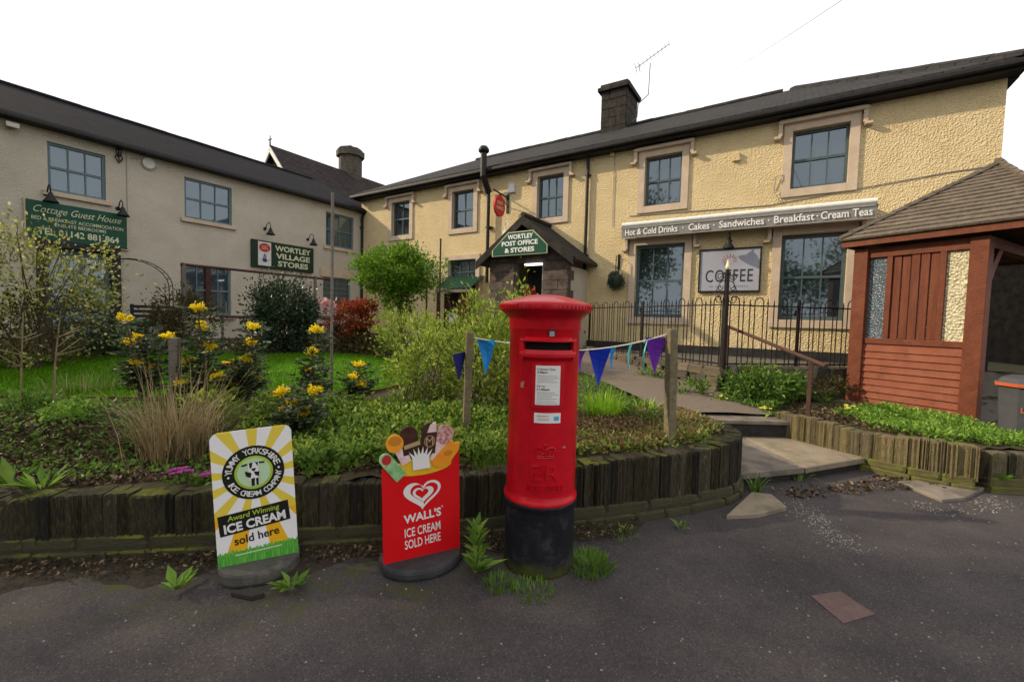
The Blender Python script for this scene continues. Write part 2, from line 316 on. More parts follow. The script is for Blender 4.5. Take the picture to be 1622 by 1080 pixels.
leafm('petal_pink', [(.72, .40, .44), (.78, .55, .56)])
def glass(name, base, rough=.03, spec=.9, alpha=None):
    m = pm(name, base, None, 1, rough, spec=spec); b = m.node_tree.nodes['Principled BSDF']
    b.inputs['IOR'].default_value = 1.95; b.inputs['Specular Tint'].default_value = (.74, .88, 1.0, 1)  # blue of the reflected sky put into the glass tint
    if alpha is not None:
        b.inputs['Alpha'].default_value = alpha
    return m
glass('pane', (.020, .028, .036), alpha=.78)
glass('pane_left', (.05, .07, .09), alpha=.75)
glass('frosted', (.16, .18, .21), rough=.35, spec=.5)
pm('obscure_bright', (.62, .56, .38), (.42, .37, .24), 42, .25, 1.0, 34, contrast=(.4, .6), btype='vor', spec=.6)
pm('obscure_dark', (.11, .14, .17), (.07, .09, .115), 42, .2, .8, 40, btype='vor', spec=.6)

# ------------------------------------------------------------------ mesh helpers
class MB:
    def __init__(s): s.v = []; s.f = []
    def box(s, x0, x1, y0, y1, z0, z1, jit=0):
        n = len(s.v)
        for x, y, z in ((x0, y0, z0), (x1, y0, z0), (x1, y1, z0), (x0, y1, z0), (x0, y0, z1), (x1, y0, z1), (x1, y1, z1), (x0, y1, z1)):
            s.v.append((x + random.uniform(-jit, jit), y + random.uniform(-jit, jit), z + random.uniform(-jit, jit)))
        s.f += [tuple(n + i for i in q) for q in ((0, 3, 2, 1), (4, 5, 6, 7), (0, 1, 5, 4), (1, 2, 6, 5), (2, 3, 7, 6), (3, 0, 4, 7))]
        return s
    def poly(s, pts):
        n = len(s.v); s.v += [tuple(p) for p in pts]; s.f.append(tuple(range(n, n + len(pts)))); return s
    def prism(s, pts, y0, y1, ax='y'):
        """outline pts (a,b) extruded; ax y: (a, y, b), ax z: (a, b, z), ax x: (x, a, b)"""
        n = len(s.v); k = len(pts)
        f = {'y': lambda a, b, t: (a, t, b), 'z': lambda a, b, t: (a, b, t), 'x': lambda a, b, t: (t, a, b)}[ax]
        for t in (y0, y1): s.v += [f(a, b, t) for a, b in pts]
        s.f.append(tuple(range(n, n + k))); s.f.append(tuple(reversed(range(n + k, n + 2 * k))))
        for i in range(k):
            j = (i + 1) % k; s.f.append((n + j, n + i, n + k + i, n + k + j))
        return s
    def tube(s, pts, r, sides=6, r1=None, cap=True):
        pts = [Vector(p) for p in pts]; m = len(pts); n = len(s.v); rr = r1 if r1 is not None else r
        prev = None
        for i, p in enumerate(pts):
            d = (pts[min(i + 1, m - 1)] - pts[max(i - 1, 0)])
            d = d.normalized() if d.length > 1e-9 else Vector((0, 0, 1))
            a = prev - d * prev.dot(d) if prev is not None else d.cross(Vector((0, 0, 1)) if abs(d.z) < .9 else Vector((1, 0, 0)))
            if a.length < 1e-6: a = d.orthogonal()
            a.normalize(); prev = a; b = d.cross(a); q = r + (rr - r) * i / max(1, m - 1)
            for k in range(sides):
                t = 2 * pi * k / sides; s.v.append(tuple(p + a * (q * cos(t)) + b * (q * sin(t))))
        for i in range(m - 1):
            for k in range(sides):
                k2 = (k + 1) % sides
                s.f.append((n + i * sides + k, n + i * sides + k2, n + (i + 1) * sides + k2, n + (i + 1) * sides + k))
        if cap:
            s.f.append(tuple(reversed(range(n, n + sides)))); s.f.append(tuple(range(n + (m - 1) * sides, n + m * sides)))
        return s
    def lathe(s, prof, sides=32, c=(0, 0, 0), a0=0, a1=2 * pi):
        n = len(s.v); k = len(prof)
        for i in range(sides):
            a = a0 + (a1 - a0) * i / sides
            for r, z in prof: s.v.append((c[0] + r * cos(a), c[1] + r * sin(a), c[2] + z))
        for i in range(sides):
            j = (i + 1) % sides
            for q in range(k - 1): s.f.append((n + i * k + q, n + j * k + q, n + j * k + q + 1, n + i * k + q + 1))
        return s
    def disc(s, cx, cz, rx, rz, y, n=32, dy=.002):
        return s.prism([(cx + rx * cos(2 * pi * i / n), cz + rz * sin(2 * pi * i / n)) for i in range(n)], y, y + dy)
    def ring(s, cx, cz, rx, rz, w, y, n=40, dy=.002):
        m = len(s.v)
        for i in range(n):
            a = 2 * pi * i / n
            for k in (0, 1): s.v.append((cx + (rx - k * w) * cos(a), y, cz + (rz - k * w) * sin(a)))
        for i in range(n):
            j = (i + 1) % n; s.f.append((m + 2 * i, m + 2 * i + 1, m + 2 * j + 1, m + 2 * j))
        return s
    def mesh(s, name, m, smooth=False):
        me = bpy.data.meshes.new(name); me.from_pydata(s.v, [], s.f); me.update()
        if m: me.materials.append(M[m])
        if smooth: me.polygons.foreach_set('use_smooth', [True] * len(me.polygons))
        return me
    def build(s, name, m, parent=None, smooth=False, bev=0):
        o = bpy.data.objects.new(name, s.mesh(name, m, smooth)); col.objects.link(o)
        if parent: o.parent = parent
        if bev:
            b = o.modifiers.new('bevel', 'BEVEL'); b.width = bev; b.segments = 2; b.limit_method = 'ANGLE'
        return o
def put(me, name, parent=None, loc=(0, 0, 0), rz=0, sc=(1, 1, 1), rx=0, ry=0):
    o = bpy.data.objects.new(name, me); col.objects.link(o); o.location = loc; o.rotation_euler = (rx, ry, rz); o.scale = sc
    if parent: o.parent = parent
    return o
def tag(o, label, cat, group=None, kind=None):
    o['label'] = label; o['category'] = cat
    if group: o['group'] = group
    if kind: o['kind'] = kind
    return o
def thing(name, label, cat, loc=(0, 0, 0), rz=0, group=None):
    o = bpy.data.objects.new(name, None); col.objects.link(o); o.location = loc; o.rotation_euler = (0, 0, rz); o.empty_display_size = .1
    return tag(o, label, cat, group)
def struct(o): o['kind'] = 'structure'; return o
_tc = {}
def text_mesh(s, bold=0.0, shear=0.0, ext=0.0, space=1.0, line=1.0):
    key = (s, bold, shear, ext, space, line)
    if key in _tc: return _tc[key]
    cu = bpy.data.curves.new('lettering', 'FONT'); cu.body = s; cu.size = 1; cu.offset = bold; cu.shear = shear; cu.extrude = ext
    cu.space_character = space; cu.align_x = 'CENTER'; cu.resolution_u = 3; cu.space_line = line
    o = bpy.data.objects.new('lettering', cu); me = bpy.data.meshes.new_from_object(o)
    bpy.data.objects.remove(o); V = np.array([v.co[:] for v in me.vertices]); F = [tuple(p.vertices) for p in me.polygons]
    bpy.data.meshes.remove(me)
    lo, hi = V.min(0), V.max(0); V[:, :2] = (V[:, :2] - (lo[:2] + hi[:2]) / 2) / (hi[:2] - lo[:2])
    _tc[key] = (V, F); return V, F
def text(par, s, cx, cz, w, h, y, m, bold=0.0, shear=0.0, depth=.003, name='lettering', space=1.0, warp=None, arch=0):
    V, F = text_mesh(s, bold, shear, .5, space)
    P = [(cx + a * w, y - (b2 + .5) * depth, cz + b * h + arch * (1 - 4 * a * a)) for a, b, b2 in V]
    if warp: P = [warp(*p) for p in P]
    mb = MB(); mb.v = P; mb.f = F
    return mb.build(name, m, par)
# leaves: folded four-point blades, one island each
def blades(P, D, size, aspect=.45, fold=.25, N=None):
    n = len(P); D = D / np.maximum(1e-9, np.linalg.norm(D, axis=1))[:, None]
    if N is None: N = rng.normal(size=(n, 3))
    S = np.cross(D, N); S /= np.maximum(1e-9, np.linalg.norm(S, axis=1))[:, None]; U = np.cross(S, D)
    size = np.broadcast_to(size, (n,))[:, None]
    b = P; t = P + D * size; mid = P + D * size * .5; wv = S * size * aspect * .5; up = U * size * fold * aspect
    V = np.stack([b, mid + wv + up, t, mid - wv + up], 1).reshape(-1, 3)
    i = np.arange(n)[:, None] * 4
    F = np.concatenate([i + np.array([[0, 1, 2]]), i + np.array([[0, 2, 3]])], 1).reshape(-1, 3)
    return V, F
def fast_mesh(name, V, F, m):
    me = bpy.data.meshes.new(name); me.vertices.add(len(V)); me.vertices.foreach_set('co', np.asarray(V, np.float32).ravel())
    k = F.shape[1]; me.loops.add(F.size); me.loops.foreach_set('vertex_index', F.astype(np.int32).ravel())
    me.polygons.add(len(F)); me.polygons.foreach_set('loop_start', np.arange(0, F.size, k, dtype=np.int32))
    me.update(calc_edges=True); me.validate(); me.materials.append(M[m]); return me
def crown_points(n, c, r, clumps=40, spread=.16, hollow=.45):
    c = np.array(c, float); r = np.array(r, float)
    d = rng.normal(size=(clumps, 3)); d /= np.linalg.norm(d, axis=1)[:, None]
    rad = hollow + (1 - hollow) * rng.random(clumps) ** .6
    cc = d * rad[:, None]; k = rng.integers(0, clumps, n); sp = spread * (.6 + .8 * rng.random(clumps))
    p = cc[k] + rng.normal(size=(n, 3)) * sp[k][:, None]
    return c + p * r, (cc[k] + p) * .5
def foliage(par, n, c, r, size, m, aspect=.5, clumps=40, spread=.16, hollow=.45, up=.35, name='foliage', zmin=None):
    P, O = crown_points(n, c, r, clumps, spread, hollow)
    if zmin is not None: P[:, 2] = np.maximum(P[:, 2], zmin + rng.random(n) * .05)
    D = O + rng.normal(size=P.shape) * .7 + np.array([0, 0, up])
    V, F = blades(P, D, size * (.6 + .8 * rng.random(n)), aspect)
    o = bpy.data.objects.new(name, fast_mesh(name, V, F, m)); col.objects.link(o)
    if par: o.parent = par
    return o
def strands(par, n, c, r, hgt, wid, m, lean=.35, name='blades', seg=3, droop=.5, outward=1.0):
    """long curved leaves from a base"""
    V = []; F = []
    for i in range(n):
        a = random.uniform(0, 2 * pi); q = r * sqrt(random.random()); b = Vector((c[0] + q * cos(a), c[1] + q * sin(a), c[2]))
        a2 = a + random.uniform(-.9, .9); l = random.uniform(.1, 1) * lean * outward; h = hgt * random.uniform(.55, 1.1)
        dr = Vector((cos(a2), sin(a2), 0)); sd = Vector((-sin(a2), cos(a2), 0)) * wid * random.uniform(.7, 1.2) * .5
        k = len(V)
        for j in range(seg + 1):
            t = j / seg; p = b + dr * (l * h * t ** 1.6) + Vector((0, 0, h * (t - droop * l * t ** 3)))
            ww = sd * (1 - t) ** .6 if j < seg else sd * .05
            V += [p + ww, p - ww]
        for j in range(seg): F.append((k + 2 * j, k + 2 * j + 1, k + 2 * j + 3, k + 2 * j + 2))
    o = bpy.data.objects.new(name, fast_mesh(name, np.array([v[:] for v in V]), np.array(F), m)); col.objects.link(o)
    if par: o.parent = par
    return o
def inpoly(x, y, poly):
    c = np.zeros(np.shape(x), bool); n = len(poly)
    for i in range(n):
        x1, y1 = poly[i]; x2, y2 = poly[(i + 1) % n]
        if y1 == y2: continue
        c ^= ((y1 > y) != (y2 > y)) & (x < (x2 - x1) * (y - y1) / (y2 - y1) + x1)
    return c

# ================================================================== SETTING
g = MB().poly([(-600, -600, 0), (600, -600, 0), (600, 600, 0), (-600, 600, 0)]).build('road', 'asphalt'); struct(g)
CP = np.array([(-16, 1.6, .34), (-9, 2.2, .35), (-6, 2.5, .35), (-3, 2.8, .37), (-1.86, 2.95, .40), (-.2, 3.2, .43), (1, 3.5, .47), (1.7, 3.8, .50), (2.05, 4.3, .50), (1.95, 5.0, .47),
    (-3.5, 3.95, .70), (-2.2, 4.3, .68), (-6, 4.4, .72), (-.5, 4.3, .58), (.8, 4.4, .52), (-5.3, 7, .84), (-3, 7, .84), (-1, 6.5, .76), (.8, 6.6, .62), (-3, 10, .9), (-5.6, 15.5, .95), (-10, 8, .92), (0, 12, .92), (1.5, 8.1, .68),
    (2.2, 6.2, .44), (3.2, 6.4, .47), (3.6, 5.8, .38), (4.1, 5.0, .38), (4.7, 4.5, .40), (5.5, 5, .43), (5.1, 6.4, .45), (6.5, 5, .44), (8, 5.5, .45), (14, 5, .45), (10, 12, .8), (0, 22, 1), (-20, 12, .9), (4, 20, .9)])
def H(x, y):
    x = np.asarray(x, float); y = np.asarray(y, float)
    d2 = (x[..., None] - CP[:, 0]) ** 2 + (y[..., None] - CP[:, 1]) ** 2 + .02
    ww = d2 ** -1.7; return (ww * CP[:, 2]).sum(-1) / ww.sum(-1)
def h1(x, y): return float(H(np.array([x]), np.array([y]))[0])
WALL = [(-9, 1.90), (-6, 2.24), (-3.04, 2.58), (-1.86, 2.74), (-.19, 3.02), (.97, 3.36), (1.62, 3.60), (1.95, 3.78), (2.13, 4.02), (2.2, 4.35), (2.15, 4.8), (2.02, 5.25)]
WALLR = [(3.52, 5.55), (3.72, 5.12), (3.98, 4.62), (4.24, 4.30), (4.52, 4.12)]
GARDEN = WALL + [(2.02, 5.5), (3.48, 5.62)] + WALLR + [(4.75, 4.2), (9, 4.1), (16, 4.0), (16, 24), (-24, 24), (-24, .8), (-16, 1.2)]
def sheet(name, poly, dz, m, step, box, jitter=0.0):
    xs = np.arange(box[0], box[1], step); ys = np.arange(box[2], box[3], step); X, Y = np.meshgrid(xs, ys)
    ok = inpoly(X + step / 2, Y + step / 2, poly); Z = H(X, Y) + dz
    if jitter: Z = Z + rng.normal(size=Z.shape) * jitter
    k = np.arange(X.size).reshape(X.shape); q = np.stack([k[:-1, :-1], k[:-1, 1:], k[1:, 1:], k[1:, :-1]], -1)[ok[:-1, :-1]]
    V = np.stack([X, Y, Z], -1).reshape(-1, 3); used = np.unique(q); rm = np.full(len(V), -1); rm[used] = np.arange(len(used))
    o = bpy.data.objects.new(name, fast_mesh(name, V[used], rm[q], m)); col.objects.link(o); return struct(o)
PZY = [(5.55, .345), (6.3, .44), (7.4, .58), (8.65, .70), (9.85, .80), (11.05, .88), (12.6, .91)]
PPOLY = [(1.98, 5.4), (3.56, 5.4), (3.45, 6.45), (2.88, 7.6), (2.43, 8.9), (1.93, 10.1), (1.53, 11.3), (1.95, 12.7), (-.65, 12.7), (-.15, 10.8), (.37, 9.6), (.87, 8.4), (1.37, 7.2), (1.8, 6.2)]
_H = H
def H(x, y):
    z = _H(x, y); pz = np.interp(y, [a for a, b in PZY], [b for a, b in PZY]); k = inpoly(np.asarray(x, float), np.asarray(y, float), PPOLY)
    return np.where(k, np.minimum(z, pz - .05), z)
sheet('garden_bed', GARDEN, 0, 'soil', .07, (-9, 9, 1.8, 8.6), .008)
sheet('garden_ground', [(-24, 8.4), (-9, 8.4), (-9, 1.95), (-24, .9), (-24, 24), (16, 24), (16, 4.1), (8.9, 4.15), (8.9, 8.4), (-9, 8.4)], -.01, 'soil', .4, (-24, 16, .8, 24))
LAWN = [(-9, 4.9), (-6.2, 4.35), (-4.6, 4.05), (-3.4, 3.98), (-2.4, 4.3), (-1.7, 4.9), (-1.2, 5.8), (-1.4, 7.0), (-2.5, 7.5), (-3.5, 7.5), (-4.6, 7.3), (-5.6, 7.3), (-7, 6.9), (-9, 6.6)]
sheet('lawn', LAWN, .012, 'lawn', .07, (-9, 0, 3.8, 7.6))
def scatter(n, poly, box):
    out_ = []
    while sum(len(o) for o in out_) < n:
        p = np.stack([rng.uniform(box[0], box[1], n), rng.uniform(box[2], box[3], n)], 1); out_.append(p[inpoly(p[:, 0], p[:, 1], poly)])
    return np.concatenate(out_)[:n]
def carpet(name, n, poly, box, size, m, label, cat, aspect=.5, up=.6, flat=1.0, dz=.0, hrange=0.0, zf=None):
    p = scatter(n, poly, box); z = (zf(p[:, 0], p[:, 1]) if zf else H(p[:, 0], p[:, 1])) + dz + rng.random(n) * hrange
    P = np.column_stack([p, z]); D = rng.normal(size=(n, 3)) * np.array([1, 1, .4]) * flat + np.array([0, 0, up])
    V, F = blades(P, D, size * (.6 + .8 * rng.random(n)), aspect)
    o = bpy.data.objects.new(name, fast_mesh(name, V, F, m)); col.objects.link(o); return tag(o, label, cat, kind='stuff')
carpet('lawn_grass', 60000, LAWN, (-9, -1, 3.9, 7.6), .045, 'grass', 'short mown bright green grass of the lawn', 'grass', .12, 1.6, .5, .01)
# wooden edging between lawn and bed
e = MB()
for (a, b) in zip(LAWN[1:6], LAWN[2:7]):
    n = 4
    for i in range(n):
        p = Vector((a[0] + (b[0] - a[0]) * i / n, a[1] + (b[1] - a[1]) * i / n)); q = Vector((a[0] + (b[0] - a[0]) * (i + 1) / n, a[1] + (b[1] - a[1]) * (i + 1) / n))
        zp, zq = h1(p.x, p.y), h1(q.x, q.y); d = (q - p).normalized(); nn = Vector((d.y, -d.x)) * .02
        k = len(e.v)
        for pt, zz in ((p, zp), (q, zq)):
            for s_ in (0, 1):
                for t in (-.1, .035): e.v.append((pt.x + nn.x * (s_ + .1), pt.y + nn.y * (s_ + .1), zz + t))
        e.f += [(k, k + 1, k + 5, k + 4), (k + 2, k + 6, k + 7, k + 3), (k + 1, k + 3, k + 7, k + 5)]
tag(e.build('lawn_edging', 'edging_brown'), 'low brown board edging along the near side of the lawn', 'edging')
# verge of soil at the wall foot, on the road
vg = MB(); vp = []
for x, y in WALL[1:10]: vp.append((x, y))
n0 = 80
def along(pts, n):
    seg = [0]
    for a, b in zip(pts, pts[1:]): seg.append(seg[-1] + math.dist(a, b))
    r = []
    for i in range(n + 1):
        t = seg[-1] * i / n; k = max(0, min(len(pts) - 2, sum(1 for s_ in seg[1:-1] if s_ <= t)))
        f = (t - seg[k]) / (seg[k + 1] - seg[k]); a, b = pts[k], pts[k + 1]
        p = Vector((a[0] + (b[0] - a[0]) * f, a[1] + (b[1] - a[1]) * f)); d = Vector((b[0] - a[0], b[1] - a[1])).normalized(); r.append((p, d, t))
    return r
def smooth(pts, it=2):
    for _ in range(it):
        q = [pts[0]]
        for a, b in zip(pts, pts[1:]):
            q += [(a[0] * .75 + b[0] * .25, a[1] * .75 + b[1] * .25), (a[0] * .25 + b[0] * .75, a[1] * .25 + b[1] * .75)]
        pts = q + [pts[-1]]
    return pts
WS = smooth(WALL[1:]); WRS = smooth(WALLR)
rowsv = along(WS[:-12], n0)
for i, (p, d, t) in enumerate(rowsv):
    nn = Vector((d.y, -d.x)); wd = .34 + .10 * sin(i * .9) + random.uniform(-.05, .05); wd *= max(.3, min(1, (1.3 - p.x) / 1.2 + .3))
    for k in range(6):
        f = k / 5; z = .006 + .028 * (1 - f) ** 1.5 + (random.uniform(0, .012) if 0 < k < 5 else 0) - (.012 if k == 5 else 0)
        vg.v.append((p.x + nn.x * wd * f, p.y + nn.y * wd * f, z))
for i in range(n0):
    for k in range(5): vg.f.append((i * 6 + k, i * 6 + k + 1, (i + 1) * 6 + k + 1, (i + 1) * 6 + k))
struct(vg.build('soil_verge', 'verge', smooth=True))

# ------------------------------------------------------------------ retaining walls of upright stones
def stone_mesh(name, m, w_, d_, h_, jit, r=.25):
    """rounded block, base centre at origin"""
    mb = MB(); n = 0
    lv = [(0, .98), (.35, 1.0), (.9, .99), (1.0, .86)]
    for zf, s_ in lv:
        for x, y in ((-1, -.84), (-.82, -1), (.82, -1), (1, -.84), (1, .85), (.8, 1), (-.8, 1), (-1, .85)):
            mb.v.append((x * .5 * w_ * s_ + random.uniform(-jit, jit), y * .5 * d_ * s_ + random.uniform(-jit, jit), zf * h_ + random.uniform(-jit, jit)))
    for i in range(3):
        for k in range(8): mb.f.append((i * 8 + k, i * 8 + (k + 1) % 8, (i + 1) * 8 + (k + 1) % 8, (i + 1) * 8 + k))
    mb.f.append(tuple(24 + k for k in range(8)))
    return mb.mesh(name, m)
def ribbed_stone(name, m, ribs):
    mb = MB(); ft = [(-.5 + k / ribs, -.5 + random.uniform(-.05, .05) + (.035 if k % 2 else -.02)) for k in range(ribs + 1)]
    ol = [(-.5, -.40)] + [(x * .985, y) for x, y in ft] + [(.5, -.40), (.5, .5), (-.5, .5)]; n = len(ol); tops = [random.uniform(-.02, .012) for _ in ol]
    for zf, s_ in ((0, 1.0), (.5, 1.0), (.955, 1.0), (1.0, .93)):
        for i, (x, y) in enumerate(ol): mb.v.append((x * (1 if zf < .99 else .97), y * s_ + (random.uniform(-.02, .02) if y < -.3 else 0), zf + (tops[i] if zf > .9 else 0)))
    for r in range(3):
        for k in range(n): mb.f.append((r * n + k, r * n + (k + 1) % n, (r + 1) * n + (k + 1) % n, (r + 1) * n + k))
    mb.f.append(tuple(3 * n + k for k in range(n)))
    return mb.mesh(name, m)
def stone_wall(name, label, pts, hfun, mats, zbase, base_h, base_mat, group=None, wmin=.05, wmax=.10, thick=.15, start=0.0):
    root = thing(name, label, 'wall', (pts[0][0], pts[0][1], 0), 0, group)
    ox, oy = pts[0]
    vs = [ribbed_stone('stone', m, q) for m in mats for q in (4, 5, 6, 5)]
    rows = along(pts, 400); Ltot = rows[-1][2]
    def at(t):
        k = max(0, min(400, t / Ltot * 400)); i = int(min(399, k)); f = k - i
        return rows[i][0].lerp(rows[i + 1][0], f), rows[i][1]
    # core
    core = MB(); n = 60
    for i in range(n + 1):
        p, d = at(Ltot * i / n); nn = Vector((d.y, -d.x)); hh = hfun(Ltot * i / n / Ltot) - .05
        for off, z in ((-.055, -.02), (-.055, hh), (.055, hh), (.055, -.02)):
            core.v.append((p.x - ox - nn.x * off, p.y - oy - nn.y * off, z))
    for i in range(n):
        for k in range(3): core.f.append((i * 4 + k, i * 4 + k + 1, (i + 1) * 4 + k + 1, (i + 1) * 4 + k))
    core.f += [(0, 1, 2, 3), (n * 4, n * 4 + 3, n * 4 + 2, n * 4 + 1)]
    core.build('mortar_core', 'mortar_dark', root)
    t = start; g_ = 0
    while t < Ltot - .02:
        if random.random() < .12: ww = random.uniform(wmax, wmax * 1.3)
        else: ww = random.uniform(wmin, wmax)
        p, d = at(t + ww / 2); hh = hfun((t + ww / 2) / Ltot); nn = Vector((d.y, -d.x)); pr = random.uniform(-.006, .007)
        put(random.choice(vs), 'stone', root, (p.x - ox + nn.x * pr, p.y - oy + nn.y * pr, zbase + base_h - .01),
            atan2(d.y, d.x) + random.uniform(-.05, .05), (ww * 1.0, thick * random.uniform(.97, 1.05), hh - zbase - base_h + random.uniform(-.012, .008)), ry=random.uniform(-.008, .008))
        t += ww + random.uniform(.0, .004)
    bs = [stone_mesh('base_stone', base_mat, 1, 1, 1, .025) for _ in range(4)]
    for layer in range(2):
        t = start
        while t < Ltot - .05:
            ww = min(random.uniform(.22, .5), Ltot - t); p, d = at(t + ww / 2); nn = Vector((d.y, -d.x))
            put(random.choice(bs), 'base_stone', root, (p.x - ox + nn.x * (.004 + .022 * (1 - layer)), p.y - oy + nn.y * (.004 + .022 * (1 - layer)), zbase + layer * base_h * .5 - (.02 if layer == 0 else 0)),
                atan2(d.y, d.x) + random.uniform(-.03, .03), (ww * 1.03, thick * 1.15, base_h * .5 + .02))
            t += ww
    return root
Lw = sum(math.dist(a, b) for a, b in zip(WS, WS[1:]))
def hfront(f):
    x = f
    return .385 + .06 * min(1, x / .4) + .085 * max(0, min(1, (x - .45) / .35)) + .010 * sin(x * 40)
W2 = [p for p in WS if p[0] > -3.9]
W2 = [(-4.2, 2.445)] + W2
stone_wall('retaining_wall', 'low dark mossy wall of upright stones curving round the garden bed', W2, hfront, ['stone_upright', 'stone_upright_b', 'stone_upright', 'stone_upright_c'], 0, .13, 'base_course', wmin=.05, wmax=.115)
stone_wall('retaining_wall', 'low tan wall of upright stones beside the steps below the timber shelter', WRS, lambda f: .44 + .02 * sin(f * 9), ['stone_tan', 'stone_tan_b', 'stone_tan'], 0, .12, 'base_tan', wmin=.05, wmax=.105)
stone_wall('retaining_wall', 'short mossy stone wall piece in front of the grey litter bin', [(4.66, 4.16), (5.3, 4.12), (6.4, 4.08)], lambda f: .40, ['stone_tan_b', 'stone_upright'], 0, .12, 'base_tan', wmin=.06, wmax=.12)
# flagstones at the wall ends, loose
def flag(pts, z0, z1, name, label, m, bev=.008):
    cx = sum(p[0] for p in pts) / len(pts); cy = sum(p[1] for p in pts) / len(pts)
    o = MB().prism([(p[0] - cx, p[1] - cy) for p in reversed(pts)], z0, z1, 'z').build(name, m, None, bev=bev); o.location = (cx, cy, 0); return o
a = [gz(u, v) for u, v in ((1150, 822), (1190, 784), (1222, 788), (1246, 808), (1200, 820))]
tag(flag([(p.x, p.y) for p in a], -.01, .035, 'flagstone', 'small pointed flagstone at the curved end of the dark mossy wall', 'flag_stone_warm'), 'small pointed flagstone at the curved end of the dark mossy wall', 'flagstone')
a = [gz(u, v) for u, v in ((1420, 765), (1470, 764), (1560, 776), (1530, 792), (1492, 796))]
tag(flag([(p.x, p.y) for p in a], -.01, .03, 'flagstone', '', 'flag_stone'), 'flat pale flagstone lying at the foot of the tan wall', 'flagstone')
# steps
def slab(name, quad, z0, z1, m, par=None): return MB().prism([tuple(p) for p in reversed(quad)], z0, z1, 'z').build(name, m, par, bev=.01)
st = bpy.data.objects.new('steps', None); col.objects.link(st); tag(st, 'two low stone steps with large worn slabs between the two stone walls', 'steps')
s1 = gz(1190, 748, .14); s2 = gz(1276, 740, .14); s3 = gz(1368, 736, .14); b1 = gz(1180, 688, .14); b2 = gz(1205, 690, .14); b3 = gz(1290, 700, .14)
slab('step_slab', [(2.16, s1.y - .05), (s2.x - .006, s2.y), (2.95, 5.5), (2.04, 5.5)], .075, .14, 'flag_stone', st)
slab('step_slab', [(s2.x + .006, s2.y), (3.88, 4.62), (3.58, 5.5), (2.962, 5.5)], .075, .138, 'flag_stone_warm', st)
MB().prism([(2.2, s1.y + .02), (s2.x, s2.y + .05), (3.86, 4.67), (3.55, 5.45), (2.08, 5.45)][::-1], -.05, .0745, 'z').build('step_riser', 'riser_dark', st)
slab('step_slab', [(2.03, 5.36), (3.56, 5.36), (3.5, 5.72), (2.02, 5.72)], .30, .35, 'flag_stone', st)
MB().prism([(2.05, 5.39), (3.55, 5.39), (3.5, 5.7), (2.02, 5.7)][::-1], .05, .2995, 'z').build('step_riser', 'riser_dark', st)
# path
PATH = [((2.0, 5.6), (3.52, 5.62), .345), ((1.85, 6.2), (3.42, 6.45), .44), ((1.4, 7.2), (2.85, 7.6), .58), ((.9, 8.4), (2.4, 8.9), .70), ((.4, 9.6), (1.9, 10.1), .80), ((-.1, 10.8), (1.5, 11.3), .88), ((-.6, 12.2), (1.9, 12.6), .91)]
pm_ = MB()
sub = []
for (a, b, z), (a2, b2_, z2) in zip(PATH, PATH[1:]):
    for k in range(6):
        f = k / 6; sub.append((Vector(a).lerp(Vector(a2), f), Vector(b).lerp(Vector(b2_), f), z + (z2 - z) * f))
sub.append((Vector(PATH[-1][0]), Vector(PATH[-1][1]), PATH[-1][2]))
for a, b, z in sub:
    for k in range(9):
        p = a.lerp(b, k / 8); pm_.v.append((p.x, p.y, max(z, h1(p.x, p.y)) * 0 + z + .03 + .02 * sin(k / 8 * pi) + random.uniform(-.004, .004)))
for i in range(len(sub) - 1):
    for k in range(8): pm_.f.append((i * 9 + k, i * 9 + k + 1, (i + 1) * 9 + k + 1, (i + 1) * 9 + k))
struct(pm_.build('path', 'path', smooth=True))
# terrace before the coffee shop, on a rubble wall
TER = [(3.36, 6.72), (1.84, 10.3), tuple(RW(-7.1, 0, 0)[:2]), tuple(RW(.6, 0, 0)[:2]), (8.6, 7.15), (5.7, 7.15)]
struct(MB().prism(TER, .2, .87, 'z').build('terrace', 'terrace'))
rw_ = thing('rubble_wall', 'low rubble stone wall under the black railing beside the gravel path', 'wall', (3.3, 6.66, 0))
rows = along([(3.32, 6.66), (1.78, 10.3)], 100); rmesh = [stone_mesh('stone', m, 1, 1, 1, .06) for m in ('rubble', 'rubble_b', 'rubble_c', 'rubble') for _ in range(3)]
LT = rows[-1][2]
for layer in range(3):
    t = random.uniform(0, .05)
    while t < LT - .05:
        ww = random.uniform(.14, .34); k = int(min(99, (t + ww / 2) / LT * 100)); p, d, _ = rows[k]
        zb = .47 + (t + ww / 2) / LT * .36; hh = max(.06, (.93 - zb) / 3)
        put(random.choice(rmesh), 'stone', rw_, (p.x - 3.3 + random.uniform(-.02, .02), p.y - 6.66, zb - .05 + layer * hh), atan2(d.y, d.x), (ww * .98, .2, hh + (.02 if layer < 2 else 0)))
        t += ww
rw2 = thing('rubble_wall', 'shaded stone footing under the black railing behind the evergreen shrub', 'wall', (3.4, 6.66, 0))
t = 0
while t < 2.3:
    ww = random.uniform(.18, .4)
    for layer in range(2):
        put(random.choice(rmesh), 'stone', rw2, (t + ww / 2, .02 + t * .17, .45 + layer * .22), .17, (ww * .97, .2, .235))
    t += ww

